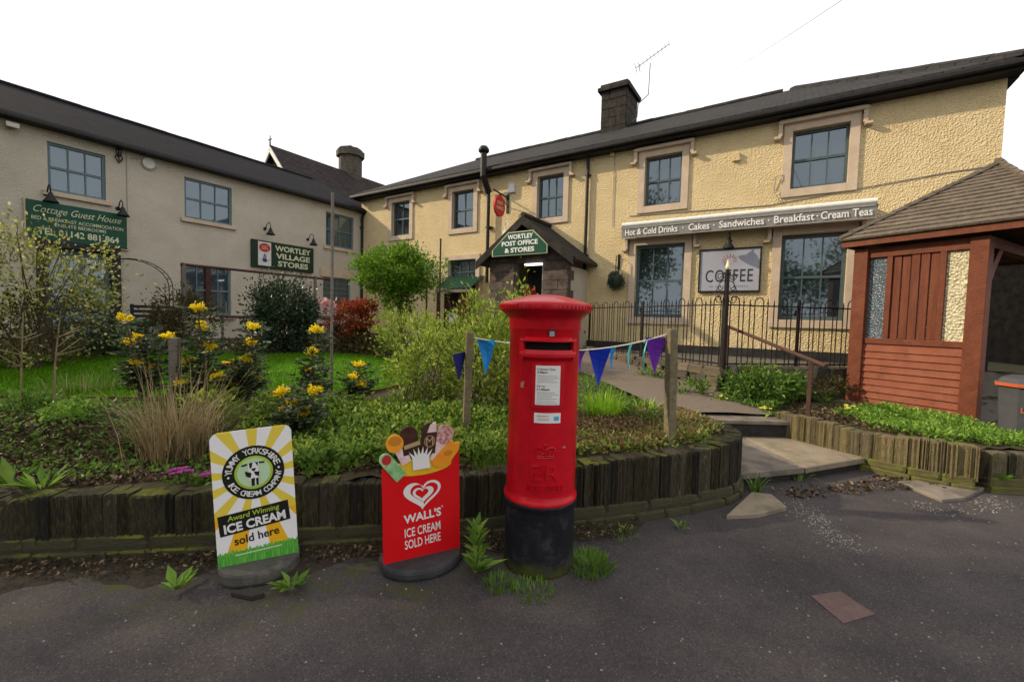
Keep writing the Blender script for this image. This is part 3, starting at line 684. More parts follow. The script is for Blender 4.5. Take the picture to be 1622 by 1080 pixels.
# ================================================================== HOUSES
def wall_open(name, par, x0, x1, z0, z1, ops, m, depth=.16):
    xs = sorted({x0, x1} | {o[0] for o in ops} | {o[1] for o in ops}); zs = sorted({z0, z1} | {o[2] for o in ops} | {o[3] for o in ops})
    mb = MB()
    for xa, xb in zip(xs, xs[1:]):
        for za, zb in zip(zs, zs[1:]):
            cx, cz = (xa + xb) / 2, (za + zb) / 2
            if any(o[0] < cx < o[1] and o[2] < cz < o[3] for o in ops): continue
            mb.poly([(xa, 0, za), (xb, 0, za), (xb, 0, zb), (xa, 0, zb)])
    for a, b, c, d in ops:
        mb.poly([(a, 0, c), (a, 0, d), (a, depth, d), (a, depth, c)]); mb.poly([(b, 0, c), (b, depth, c), (b, depth, d), (b, 0, d)])
        mb.poly([(a, 0, d), (b, 0, d), (b, depth, d), (a, depth, d)]); mb.poly([(a, 0, c), (a, depth, c), (b, depth, c), (b, 0, c)])
    return mb.build(name, m, par)
def window(par, x0, x1, z0, z1, nx, nz, fm, gm='pane', depth=.11, sur=None, hood=False, sill=None, back=None, sash=True, fw=.05, label=None):
    f = MB(); y0, y1 = depth - .035, depth + .03
    f.box(x0, x0 + fw, y0, y1, z0, z1).box(x1 - fw, x1, y0, y1, z0, z1).box(x0 + fw, x1 - fw, y0, y1, z0, z0 + fw * 1.2).box(x0 + fw, x1 - fw, y0, y1, z1 - fw, z1)
    W_ = f.build('window', fm, par)
    if label: W_['label'] = label
    ax, bx, az, bz = x0 + fw, x1 - fw, z0 + fw * 1.2, z1 - fw
    b = MB(); bw = .012
    for i in range(1, nx): b.box(ax + (bx - ax) * i / nx - bw, ax + (bx - ax) * i / nx + bw, y0 + .014, y1 - .01, az, bz)
    for j in range(1, nz):
        q = .024 if (sash and j == nz // 2) else bw; b.box(ax, bx, y0 + (.006 if q > bw else .012), y1 - .006, az + (bz - az) * j / nz - q, az + (bz - az) * j / nz + q)
    b.build('glazing_bars', fm, W_)
    for i in range(nx):
        for j in range(nz):
            pa, pb = (bx - ax) / nx, (bz - az) / nz
            pm2 = MB().box(-pa / 2, pa / 2, -.003, .003, -pb / 2, pb / 2).mesh('pane', gm)
            put(pm2, 'pane', W_, (ax + pa * (i + .5), depth + .008, az + pb * (j + .5)), random.uniform(-.006, .006), rx=random.uniform(-.006, .006))
    bk = MB(); bk.poly([(x0, depth + .5, z0), (x1, depth + .5, z0), (x1, depth + .5, z1), (x0, depth + .5, z1)])
    bk.poly([(x0, depth + .03, z0), (x0, depth + .5, z0), (x0, depth + .5, z1), (x0, depth + .03, z1)]); bk.poly([(x1, depth + .03, z0), (x1, depth + .03, z1), (x1, depth + .5, z1), (x1, depth + .5, z0)])
    bk.poly([(x0, depth + .03, z0), (x1, depth + .03, z0), (x1, depth + .5, z0), (x0, depth + .5, z0)]); bk.poly([(x0, depth + .03, z1), (x0, depth + .5, z1), (x1, depth + .5, z1), (x1, depth + .03, z1)])
    bk.build('window_recess', 'room_dark', W_)
    if back:
        kind, m, za, zb = back; cm = MB(); n = 36; k0 = len(cm.v)
        for i in range(n + 1):
            x = x0 + .02 + (x1 - x0 - .04) * i / n; y = depth + .09 + (.018 * sin(i * 1.9) if kind == 'net' else 0)
            if kind == 'drapes' and .28 < i / n < .72: y = depth + .3
            cm.v += [(x, y, z0 + (z1 - z0) * za), (x, y, z0 + (z1 - z0) * zb)]
        for i in range(n): cm.f.append((2 * i, 2 * i + 2, 2 * i + 3, 2 * i + 1))
        cm.build('curtain' if kind != 'blind' else 'blind', m, W_)
    if sur:
        s_ = MB(); t, pj = sur; s_.box(x0 - t, x0, -pj, .02, z0 - t, z1 + t).box(x1, x1 + t, -pj, .02, z0 - t, z1 + t).box(x0, x1, -pj, .02, z1, z1 + t).box(x0, x1, -pj, .02, z0 - t, z0)
        s_.build('stone_surround', 'stone_trim', W_, bev=.006)
        if hood:
            h = MB(); za = z1 + t; h.box(x0 - t - .10, x1 + t + .10, -pj - .09, .02, za - .005, za + .05).box(x0 - t - .075, x1 + t + .075, -pj - .05, .02, za + .05, za + .085)
            for s2 in (-1, 1):
                xx = x0 - t - .06 if s2 < 0 else x1 + t + .06
                h.box(xx - .035, xx + .035, -pj - .07, .02, za - .24, za - .0055); h.box(xx - .06 + .045 * s2, xx + .06 + .045 * s2, -pj - .095, .02, za - .29, za - .2405)
            h.build('hood_mould', 'stone_trim', W_, bev=.005)
    if sill: MB().box(x0 - .09, x1 + .09, -sill, .1, z0 - .10, z0 - .001).build('sill', 'stone_trim', W_, bev=.006)
    return W_
# ---- right house
RH = thing('post_office_house', 'yellow roughcast two-storey house with stone window surrounds and coffee shop front', 'house', P0, AR)
x_l, x_r = -16.17, 0.0
upw = [(-14.54, -13.68), (-11.82, -10.98), (-8.78, -7.99), (-5.86, -5.03), (-2.93, -2.02)]
big = [(-6.0, -4.89), (-3.02, -1.95)]
ops = [(a, b, 4.30, 5.44) for a, b in upw] + [(a, b, 1.68, 3.39) for a, b in big] + [(-11.93, -10.84, 1.95, 3.34)]
wall_open('wall', RH, x_l, x_r, .5, 5.86, ops, 'render_yellow')
MB().box(x_r - .2, x_r, .001, 6, .5, 5.85).box(x_l, x_l + .2, .001, 6, .5, 5.85).box(x_l, x_r, 5.8, 6, .5, 5.84).build('side_walls', 'render_yellow', RH)
MB().box(-7.2, x_r + .03, -.035, .03, .6, 1.06).build('plinth', 'plinth_black', RH)
bk = [('net', 'net_curtain', 0, .5), ('net', 'net_curtain', 0, .6), ('blind', 'blind', .0, .98), ('blind', 'blind', .0, .98), ('blind', 'blind', 0, .97)]
for (a, b), q in zip(upw, bk): window(RH, a, b, 4.30, 5.44, 3 if b > -8.5 else 2, 2, 'frame_right', sur=(.155, .045), hood=True, back=q)
for a, b in big: window(RH, a, b, 1.68, 3.39, 3, 2, 'frame_right', sur=(.16, .05), hood=True, back=('blind', 'frosted', 0, .3), fw=.065)
window(RH, -11.93, -10.84, 1.95, 3.34, 3, 4, 'frame_right', sur=(.15, .05), hood=False, back=('blind', 'blind', 0, .5), sash=False)
pitch = radians(28); ov = .28; run = 3.0
def hiproof(par, name, m, xa, xb, ze, run, pitch, ov, th, hipa, hipb, ovb=None):
    tz = tan(pitch); zr = ze + run * tz; zo = ze - ov * tz; mb = MB()
    A, B = xa - ov, xb + (ov if ovb is None else ovb)
    ra = xa + run if hipa else A; rb = xb - run if hipb else B
    D = 2 * run + ov
    up = [(A, -ov, zo + th), (B, -ov, zo + th), (B, D, zo + th), (A, D, zo + th), (ra, run, zr + th), (rb, run, zr + th)]
    dn = [(x, y, z - th) for x, y, z in up[:4]]
    mb.v = up + dn
    mb.f = [(0, 1, 5, 4), (1, 2, 5), (2, 3, 4, 5), (3, 0, 4), (6, 9, 8, 7), (0, 6, 7, 1), (1, 7, 8, 2), (2, 8, 9, 3), (3, 9, 6, 0)]
    return mb.build(name, m, par), ra, rb, zr + th
rf, ra, rb, zr = hiproof(RH, 'roof', 'slate_right', x_l, x_r, 5.98, run, pitch, ov, .07, True, True, .14)
rt = MB(); rt.prism([(-.12, -.05), (-.11, 0.005), (0, .07), (.11, 0.005), (.12, -.05)], -.24, .24, 'x')
rtm = rt.mesh('ridge_tile', 'slate_right'); xx = ra + .2
while xx < rb: put(rtm, 'ridge_tile', rf, (xx, run, zr + random.uniform(-.004, .012)), ry=random.uniform(-.02, .02)); xx += .475
hv = Vector((x_r + .14 - rb, -run - ov, -(run + ov) * tan(pitch))); nh = int(hv.length / .47)
for i in range(nh):
    p = Vector((rb, run, zr)) + hv * ((i + .5) / nh)
    put(rtm, 'ridge_tile', rf, p + Vector((0, 0, .01)), atan2(hv.y, hv.x), ry=math.asin(-hv.z / hv.length) + random.uniform(-.02, .02))
MB().box(x_l - .2, x_r + .16, -ov - .10, -ov + .02, 5.74, 5.83).build('gutter', 'black_metal', RH, bev=.02)
MB().box(x_l - .1, x_r + .14, -ov + .021, .03, 5.70, 5.795).box(x_r - .02, x_r + .14, .031, 6.2, 5.69, 5.79).build('soffit', 'black_metal', RH)
def pipe(par, x, z0, z1, y=-.07, r=.04, name='downpipe', m='black_metal'):
    p = MB().tube([(x, y, z0), (x, y, z1)], r, 10)
    for z in (z0 + .4, (z0 + z1) / 2, z1 - .35): p.tube([(x, y, z - .03), (x, y, z + .03)], r * 1.35, 10).box(x - .07, x + .07, y - .01, .005, z - .012, z + .012)
    return p.build(name, m, par)
dp = pipe(RH, -7.30, .87, 5.6)
MB().tube([(-7.30, -.07, 5.55), (-7.30, -.1, 5.68), (-7.30, -.3, 5.78)], .04, 10).build('pipe_bend', 'black_metal', dp)
MB().tube([(-6.62, -.02, 5.7), (-6.62, -.02, 3.9)], .008, 5).build('wall_cable', 'wire_grey', RH)
MB().tube([(-6.2, -.02, 4.12), (-4.9, -.015, 4.08), (-3.3, -.015, 4.03), (-1.85, -.02, 4.17), (-.6, -.015, 4.28), (0, -.015, 4.3)], .009, 5).build('wall_cable', 'wire_grey', RH)
MB().tube([(-3.2, -.02, 4.33), (-3.2, -.05, 4.58), (-3.06, -.05, 4.6), (-3.06, -.05, 4.5), (-3.2, -.05, 4.3), (-3.08, -.03, 4.05)], .008, 5).build('wall_cable', 'wire_grey', RH)
def alarm(loc, rz, label, m='white_paint', w_=.2, h_=.2):
    o = MB().prism([(-.5 * w_, 0), (.5 * w_, 0), (.38 * w_, h_), (-.38 * w_, h_)], -.07, .004).build('alarm_box', m, None, bev=.01); o.location = loc; o.rotation_euler.z = rz
    return tag(o, label, 'alarm box')
alarm(RW(-9.62, 0, 5.13), AR, 'small white alarm box under the eave beside the black flue', w_=.24, h_=.26)
alarm(RW(-3.93, 0, 5.03), AR, 'small cream box on the yellow wall between two upper windows', 'render_yellow', .16, .17)
alarm(RW(-6.68, 0, 5.62), AR, 'tiny cream box under the eave at the cable beside the downpipe', 'render_yellow', .12, .14)
# chimney on the right house
cb = pl(979, 207, P0 - nR * 2.9, nR); cs = (cb - P0).dot(dR)
ch = MB().box(cs - .36, cs + .36, 2.45, 3.45, 6.6, 8.62).build('chimney', 'mortar_dark', RH)
for i in range(6):
    z = 6.95 + i * .27
    for (x0, x1, y0, y1, nb) in ((cs - .39, cs + .39, 2.41, 2.48, 2), (cs + .33, cs + .40, 2.43, 3.48, 3), (cs - .40, cs - .33, 2.43, 3.48, 3)):
        off = .5 if i % 2 else 0
        if nb == 2:
            e_ = [0, .33, 1] if i % 2 else [0, .62, 1]
            for a, b in zip(e_, e_[1:]): MB().box(x0 + (x1 - x0) * a + .006, x0 + (x1 - x0) * b - .006, y0, y1, z + .006, z + .262, .006).build('stone', 'chimney_stone', ch)
        else:
            e_ = [0, .45, 1] if i % 2 else [0, .3, .75, 1]
            for a, b in zip(e_, e_[1:]): MB().box(x0, x1, y0 + (y1 - y0) * a + .006, y0 + (y1 - y0) * b - .006, z + .006, z + .262, .006).build('stone', 'chimney_stone', ch)
MB().box(cs - .49, cs + .49, 2.31, 3.59, 8.56, 8.69, .01).box(cs - .43, cs + .43, 2.37, 3.53, 8.69, 8.77, .01).build('chimney_cap', 'chimney_stone', ch, bev=.015)
MB().prism([(cs - .44, 6.98), (cs + .46, 6.98), (cs + .46, 7.32), (cs - .44, 7.24)], 2.36, 2.44).build('lead_flashing', 'lead_grey', ch)
# aerial
ap = [pl(u, v, P0 - nR * 3.0, nR) for u, v in ((1009, 186), (1011, 165), (1027, 150), (1030, 100), (1060, 70), (1008, 108))]
loc = ap[0]; an = thing('television_aerial', 'thin television aerial on a bent mast beside the dark chimney', 'aerial', loc, 0)
q = [p - loc for p in ap]
MB().tube([q[0] - Vector((.12, -.1, .1)), q[0], q[1], q[2], q[3]], .016, 6).build('mast', 'wire_grey', an)
bm_ = MB().tube([q[4], q[5]], .012, 5)
for i in range(9):
    p = q[4].lerp(q[5], i / 9); bm_.tube([p - nR * .14, p + nR * .14], .006, 4)
bm_.tube([q[5] + Vector((-.06, 0, .14)), q[5] + Vector((.02, 0, -.14))], .012, 4).tube([q[5] + Vector((.06, 0, .16)), q[5] + Vector((.12, 0, -.12))], .012, 4)
bm_.build('antenna', 'wire_grey', an)
# overhead wire from the roof
wa = pl(1142, 122, P0 - nR * 3.0, nR); wb = dep(1334, 0, 5.0); wd_ = (wb - wa)
pts = [wa + wd_ * t + Vector((0, 0, -.12 * t * (1 - t))) for t in np.linspace(-.02, 1.6, 16)]
tag(MB().tube(pts, .006, 4).build('overhead_wire', 'cable_pale'), 'pale overhead cable crossing the white sky', 'cable')
# far objects past the right corner
fr = thing('neighbour_house', 'dark stub of a neighbouring house with aerial past the yellow house corner', 'house', (13.5, 10.6, 0))
MB().box(0, 4, 0, 4, 0, 4.0).build('wall', 'chimney_stone', fr); MB().prism([(-.3, 3.9), (4.3, 3.9), (2, 5.4)], -.3, 4.3).build('roof', 'slate_rear', fr)
MB().box(.15, .75, .5, 1.1, 4.0, 5.4).build('chimney', 'chimney_stone', fr)
MB().tube([(.05, .5, 4), (.05, .5, 7.0)], .03, 5).build('pole', 'wire_grey', fr)

# ---- flue, hanging sign, plant ball
fl = thing('flue_pipe', 'black stove flue with cowl rising past the eave beside the porch', 'flue', RW(-10.34, .0, 0), AR)
MB().tube([(0, -.14, 2.6), (0, -.14, 5.2)], .05, 12).box(-.1, .1, -.15, .005, 4.2, 4.23).box(-.1, .1, -.15, .005, 3.2, 3.23).build('pipe', 'black_metal', fl)
MB().tube([(0, -.14, 5.2), (0, -.42, 5.6), (0, -.42, 6.25)], .09, 12).build('pipe', 'black_metal', fl)
MB().lathe([(0.001, .16), (.1, .14), (.155, .06), (.155, 0), (.10, -.05), (.001, -.05)], 14, (0, -.42, 6.28)).build('cowl', 'black_metal', fl, smooth=True)
hs = thing('hanging_sign', 'red oval post office sign hanging from a black wall bracket by the flue', 'sign', RW(-9.75, 0, 4.80), AR)
MB().box(-.04, .04, -.03, .01, -.22, .30).tube([(0, -.02, .2), (0, -.75, .26)], .022, 6).tube([(0, -.02, -.05), (0, -.45, .22)], .014, 5).build('bracket', 'black_metal', hs)
ov_ = thing
o = MB().prism([(-.44 + .25 * cos(2 * pi * i / 28), -.12 + .29 * sin(2 * pi * i / 28)) for i in range(28)], -.03, .03, 'x').build('oval_board', 'po_red', hs)
def sidewarp(x, y, z): return (-.034 - (y * 0), -.44 + x, z)
for s_, zc, w_, h_ in (('POST', -.04, .26, .09), ('OFFICE', -.18, .32, .09)):
    V, F = text_mesh(s_, .0, 0, .5, 1.0); mb = MB(); mb.v = [(-.031 - (c + .5) * .004, -.44 - a * w_, zc + b * h_) for a, b, c in V]; mb.f = F; mb.build('lettering', 'sign_cream', hs)
    mb = MB(); mb.v = [(.031 + (c + .5) * .004, -.44 + a * w_, zc + b * h_) for a, b, c in V]; mb.f = F; mb.build('lettering', 'sign_cream', hs)
MB().tube([(0, -.44, .17), (0, -.44, .25)], .008, 4).build('hanger', 'black_metal', hs)
hp = thing('hanging_ball', 'dark topiary ball hanging from a wall bracket beside the coffee window', 'topiary ball', RW(-6.42, 0, 2.55), AR)
MB().lathe([(.001, -.19)] + [(.19 * cos(t), .19 * sin(t)) for t in np.linspace(-1.4, 1.4, 10)] + [(.001, .19)], 18, (0, -.22, 0)).build('ball', 'ball_plant', hp, smooth=True)
foliage(hp, 900, (0, -.22, 0), (.2, .2, .2), .035, 'leaf_dark', .5, 60, .1, .95, 0)
MB().tube([(0, 0, .2), (0, -.05, .62), (0, -.22, .6), (0, -.22, .18)], .012, 5).box(-.03, .03, -.02, .01, .3, .66).build('bracket', 'black_metal', hp)

# ---- awning
aw = thing('awning', 'closed grey shop awning with white top roll and menu lettering over the coffee windows', 'awning', RW(-3.93, 0, 3.84), AR)
hw = 2.34
MB().lathe([(.001, -hw), (.055, -hw), (.055, hw), (.001, hw)], 16).mesh('t', None)
MB().tube([(-hw, -.31, .0), (hw, -.31, .0)], .055, 14).build('roller_tube', 'awning_white', aw, smooth=False)
MB().box(-hw + .03, hw - .03, -.36, .004, -.10, -.055).build('cassette', 'awning_grey', aw)
MB().poly([(-hw, -.35, -.045), (hw, -.35, -.045), (hw, -.33, -.30), (-hw, -.33, -.30)]).box(-hw, hw, -.337, -.327, -.315, -.295).build('valance', 'awning_grey', aw)
for s_ in (-1, 1): MB().prism([(-.34, -.06), (0.003, -.06), (0.003, -.26), (-.1, -.2)], s_ * hw - .02, s_ * hw + .02, 'x').build('end_bracket', 'awning_grey', aw)
for s_, xc, w_ in (('Hot & Cold Drinks', -1.66, 1.18), ('Cakes', -.63, .42), ('Sandwiches', .18, .82), ('Breakfast', 1.09, .66), ('Cream Teas', 1.90, .76)):
    text(aw, s_, xc, -.185, w_, .145, -.352, 'print_white', .012)
for xc in (-.955, -.335, .67, 1.465): MB().disc(xc, -.185, .014, .014, -.3525).build('lettering_dot', 'print_white', aw)

def gooseneck(loc, rz, label, group=None, s=1.0, drop=.0):
    t = thing('gooseneck_lamp', label, 'lamp', loc, rz, group)
    MB().lathe([(.001, 0), (.05 * s, 0), (.05 * s, .025), (.001, .025)], 12).mesh('x', None)
    a = MB().tube([(0, .01, 0), (0, -.03, 0)], .04 * s, 10)
    a.tube([(0, -.02, 0), (0, -.08 * s, .05 * s), (0, -.13 * s, .12 * s), (0, -.22 * s, .15 * s), (0, -.29 * s, .1 * s), (0, -.30 * s, -.02 * s)], .012, 6); a.build('arm', 'black_metal', t, smooth=True)
    MB().lathe([(.001, 0), (.03, 0), (.045, -.05), (.06, -.10), (.11, -.17), (.125, -.20), (.118, -.20), (.05, -.10), (.001, -.08)], 18, (0, -.30 * s, -.01 * s)).build('lamp_shade', 'black_metal', t, smooth=True)
    return t
# ---- coffee sign
cf = thing('coffee_sign', 'grey coffee sign with black frame on the yellow wall between the shop windows', 'sign', RW(-3.965, 0, 2.725), AR)
MB().box(-.575, .575, -.045, .003, -.44, .44).build('board', 'coffee_grey', cf)
fm_ = MB().box(-.605, -.575, -.065, .004, -.47, .47).box(.575, .605, -.065, .004, -.47, .47).box(-.575, .575, -.065, .004, .44, .47).box(-.575, .575, -.065, .004, -.47, -.44); fm_.build('frame', 'iron_black', cf)
text(cf, 'COFFEE', 0, -.12, .92, .27, -.046, 'coffee_ink', .005, space=1.12)
sm = MB()
for k in range(18):
    if k not in (2, 10): sm.box(-.37 + k * .0425, -.37 + k * .0425 + .022, -.0475, -.0455, -.366, -.366 + random.uniform(.03, .042))
sm.build('small_print', 'coffee_small', cf)
mo = MB()
for i in range(10):
    a = i / 10 * pi * 1.5 - .35; mo.tube([(.09 * cos(a), -.046, .21 + .07 * sin(a)), (.15 * cos(a), -.046, .21 + .13 * sin(a))], .010, 4)
mo.ring(0, .20, .10, .085, .012, -.047); mo.build('motif', 'coffee_motif', cf)
gooseneck(RW(-3.97, 0, 3.36), AR, 'black gooseneck lamp over the grey coffee sign', s=.9)

# ---- left house
LH = thing('guest_house', 'long cream roughcast two-storey house with dark slate roof in shade', 'house', PC, AL)
lw = [(-7.95, -7.03, 4.02, 5.05), (-5.50, -4.37, 3.97, 5.02), (-1.44, -.33, 3.88, 5.04)]
lo_ = [(-5.53, -4.41, 1.45, 2.78), (-1.54, -.45, 1.60, 2.83), (-8.0, -6.98, .92, 2.86)]
wall_open('wall', LH, -24, .3, .4, 5.37, lw + lo_, 'render_cream')
MB().box(-24, -23.8, .01, 6, .4, 5.36).box(.1, .3, .01, 6, .4, 5.36).box(-24, .3, 5.8, 6, .4, 5.35).build('side_walls', 'render_cream', LH)
for (a, b, c, d), n, q in zip(lw, (3, 3, 2), (('net', 'net_curtain', 0, .35), ('drapes', 'net_curtain', 0, .5), ('net', 'net_curtain', 0, .62))):
    window(LH, a, b, c, d, n, 2, 'frame_left', 'pane_left', sill=.07, back=q, depth=.08)
wm = window(LH, -5.53, -4.41, 1.45, 2.78, 4, 2, 'frame_left', 'pane_left', sill=.07, back=('net', 'net_curtain', 0, .5), depth=.08)
MB().box(-5.03, -4.91, .0, .12, 1.45, 2.78).box(-5.60, -5.53, -.02, .1, 1.45, 2.80).build('mullion', 'frame_brown', wm)
window(LH, -1.54, -.45, 1.60, 2.83, 2, 7, 'frame_left', 'pane_left', sill=.07, back=('blind', 'blind', 0, .4), depth=.08, sash=False)
MB().box(-.5 - 1.16, -.33, -.03, .01, 2.84, 3.12).build('lintel', 'stone_trim', LH)
dr = MB().box(-8.0, -6.98, .13, .17, .92, 2.86).build('door', 'frame_left', LH)
MB().box(-7.42, -7.06, .11, .128, 1.4, 2.66).build('door_glass', 'pane_left', dr); MB().box(-7.95, -7.5, .11, .128, 1.4, 2.66).build('door_glass', 'pane_left', dr)
MB().box(-6.98, -6.82, -.10, .12, .9, 2.98).box(-8.16, -8.0, -.10, .12, .9, 2.98).box(-8.0, -6.98, -.10, .12, 2.84, 2.98).build('door_surround', 'plinth_black', dr)
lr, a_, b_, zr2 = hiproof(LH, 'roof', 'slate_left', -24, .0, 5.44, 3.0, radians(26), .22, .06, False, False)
rtl = MB().prism([(-.11, -.05), (-.10, 0.005), (0, .06), (.10, 0.005), (.11, -.05)], -.24, .24, 'x').mesh('ridge_tile', 'slate_left')
xx = -16.
while xx < .1: put(rtl, 'ridge_tile', lr, (xx, 3.0, zr2 + random.uniform(-.003, .008))); xx += .475
MB().box(-24, .05, -.30, -.2, 5.27, 5.36).build('gutter', 'black_metal', LH, bev=.02)
MB().box(-24, .04, -.199, .02, 5.28, 5.385).build('soffit', 'black_metal', LH)
dp = pipe(LH, -.02, .9, 5.1, y=-.08, r=.05); MB().tube([(-.02, -.08, 5.05), (-.02, -.12, 5.2), (-.02, -.25, 5.3)], .05, 10).build('pipe_bend', 'black_metal', dp)
MB().tube([(-6.66, -.01, 3.0), (-6.66, -.01, 5.25)], .007, 4).build('wall_cable', 'wire_grey', LH)
MB().tube([(-6.6, -.01, 5.12), (-6.4, -.01, 5.17), (-6.3, -.01, 5.2)], .007, 4).build('wall_cable', 'wire_grey', LH)
vt = thing('wall_dish', 'small round white disc on the cream wall under the dark eave', 'disc', LW(-6.24, 0, 5.12), AL)
MB().tube([(0, .01, 0), (0, -.05, 0)], .13, 20).build('disc', 'white_paint', vt, bev=.015); MB().tube([(0, .01, -.02), (0, -.03, -.02)], .145, 20).build('backplate', 'wire_grey', vt)
wo = MB()
for sx in (-1, 1): wo.tube([(0, -.03, .16), (sx * .05, -.04, .12), (sx * .03, -.04, .02), (sx * .07, -.04, -.05), (sx * .02, -.04, -.14)], .012, 5)
wo.tube([(0, .01, 0), (0, -.05, 0)], .03, 8).tube([(0, -.03, .2), (0, -.03, -.18)], .012, 5)
o = wo.build('iron_ornament', 'iron_black'); o.location = LW(-6.80, 0, 5.12); o.rotation_euler.z = AL; tag(o, 'small black scrolled iron ornament on the cream wall beside the upper window', 'ornament')
fld = thing('flood_light', 'small white flood light under the eave of the cream house', 'flood light', LW(-8.45, 0, 5.17), AL)
MB().box(-.03, .03, -.06, .01, -.03, .03).build('bracket', 'wire_grey', fld); MB().prism([(-.05, -.04), (-.2, -.07), (-.22, .02), (-.05, .04)], -.09, .09, 'x').build('lamp_head', 'white_paint', fld, bev=.01)

# ---- signs on the left house
s1_ = thing('guest_house_sign', 'long green guest house sign with cream script lettering over the doorway', 'sign', LW(-7.49, 0, 3.37), AL)
MB().box(-.80, .80, -.07, .003, -.40, .40).build('board', 'sign_green', s1_, bev=.006)
MB().box(-.83, .83, -.06, .002, -.425, -.402).box(-.83, -.803, -.06, .002, -.40, .42).box(.803, .83, -.06, .002, -.40, .42).build('trim', 'stone_trim', s1_)
text(s1_, 'Cottage Guest House', 0, .215, 1.40, .19, -.071, 'sign_cream', -.004, .45, arch=-.0)
text(s1_, 'BED & BREAKFAST ACCOMMODATION', 0, .045, 1.46, .075, -.071, 'sign_cream', .004)
text(s1_, 'ENSUITE BEDROOMS', .02, -.06, .82, .07, -.071, 'sign_cream', .004)
text(s1_, 'TEL 01142 881 864', 0, -.22, 1.30, .14, -.071, 'sign_cream', .022)
gooseneck(LW(-7.98, 0, 3.94), AL, 'black gooseneck lamp over the cottage end of the guest house sign', 'lamps over the guest house sign', s=1.1)
gooseneck(LW(-6.83, 0, 3.90), AL, 'black gooseneck lamp over the house end of the guest house sign', 'lamps over the guest house sign', s=1.1)
s2_ = thing('stores_sign', 'dark green village stores sign with white post office panel on the cream wall', 'sign', LW(-2.91, 0, 3.30), AL)
MB().box(-.97, .97, -.09, .003, -.40, .40).build('board', 'sign_green_dark', s2_, bev=.008)
MB().box(-.80, -.42, -.096, -.091, -.34, .36).build('white_panel', 'white_paint', s2_)
MB().disc(-.61, .19, .165, .125, -.102).build('red_oval', 'po_red', s2_); text(s2_, 'POST', -.61, .22, .16, .045, -.103, 'sign_cream', .01); text(s2_, 'OFFICE', -.61, .16, .2, .045, -.103, 'sign_cream', .01)
lg = MB(); lg.disc(-.61, -.18, .07, .055, -.101).prism([(-.66, -.15), (-.63, -.15), (-.60, .0), (-.63, .01)], -.101, -.098).prism([(-.60, -.15), (-.57, -.15), (-.565, -.02), (-.59, -.01)], -.101, -.098)
for i in range(5): lg.box(-.72 + i * .055, -.70 + i * .055, -.101, -.098, -.22 + abs(i - 2) * .02, -.19 + abs(i - 2) * .02)
lg.build('logo', 'lottery_blue', s2_)
for t, z, w_ in (('WORTLEY', .23, 1.16), ('VILLAGE', 0, 1.1), ('STORES', -.23, .98)): text(s2_, t, .28, z, w_, .17, -.091, 'sign_cream', .03)
gooseneck(LW(-3.47, 0, 4.07), AL, 'black gooseneck lamp over the village end of the stores sign', 'lamps over the stores sign', s=1.1)
gooseneck(LW(-2.10, 0, 3.98), AL, 'black gooseneck lamp over the stores sign nearer the corner downpipe', 'lamps over the stores sign', s=1.1)

# ---- rear house
ax_ = dep(440, 237, 22.0); RHs = thing('rear_house', 'tall stone house with steep brown slate roof behind the cream house', 'house', (ax_.x, ax_.y, 0), AL)
zr3 = ax_.z; hwid = 3.2; zev = zr3 - hwid * tan(radians(48))
MB().prism([(-hwid, 1), (hwid, 1), (hwid, zev), (0, zr3 - .05), (-hwid, zev)], 0, 11, 'x').build('wall', 'rear_stone', RHs)
r_ = MB()
for s_ in (-1, 1):
    a = [(-.35, 0, zr3 + .1), (11.3, 0, zr3 + .1), (11.3, s_ * (hwid + .3), zev - .25), (-.35, s_ * (hwid + .3), zev - .25)]
    b = [(x, y, z - .12) for x, y, z in a]; n = len(r_.v); r_.v += a + b; r_.f += [(n, n + 1, n + 2, n + 3), (n + 7, n + 6, n + 5, n + 4), (n, n + 3, n + 7, n + 4), (n + 3, n + 2, n + 6, n + 7), (n + 1, n + 5, n + 6, n + 2)]
rr = r_.build('roof', 'slate_rear', RHs)
for s_ in (-1, 1): MB().prism([(0, zr3 + .02), (s_ * (hwid + .3), zev - .33), (s_ * (hwid + .3), zev - .55), (0, zr3 - .25)], -.42, -.36, 'x').build('bargeboard', 'white_paint', rr)
MB().tube([(-.38, 0, zr3 - .2), (-.38, 0, zr3 + .55)], .05, 6, .02).tube([(-.38, -.15, zr3 + .35), (-.38, .15, zr3 + .35)], .03, 5).build('finial', 'rear_stone', rr)
cq = pl(560, 280, Vector((ax_.x, ax_.y, 0)), nL); cx_ = (cq - Vector((ax_.x, ax_.y, 0))).dot(-dL)
hh = pl(560, 236, Vector((ax_.x, ax_.y, 0)), nL).z
c_ = MB(); c_.tube([(cx_, .3, 7), (cx_, .3, hh - .45)], .66, 8).build('chimney', 'rear_stone', rr)
c2 = MB().tube([(cx_, .3, hh - .46), (cx_, .3, hh - .12)], .80, 8).tube([(cx_, .3, hh - .12), (cx_, .3, hh)], .68, 8).tube([(cx_, .3, hh), (cx_, .3, hh + .22)], .13, 8); c2.build('chimney_cap', 'rear_stone', rr)

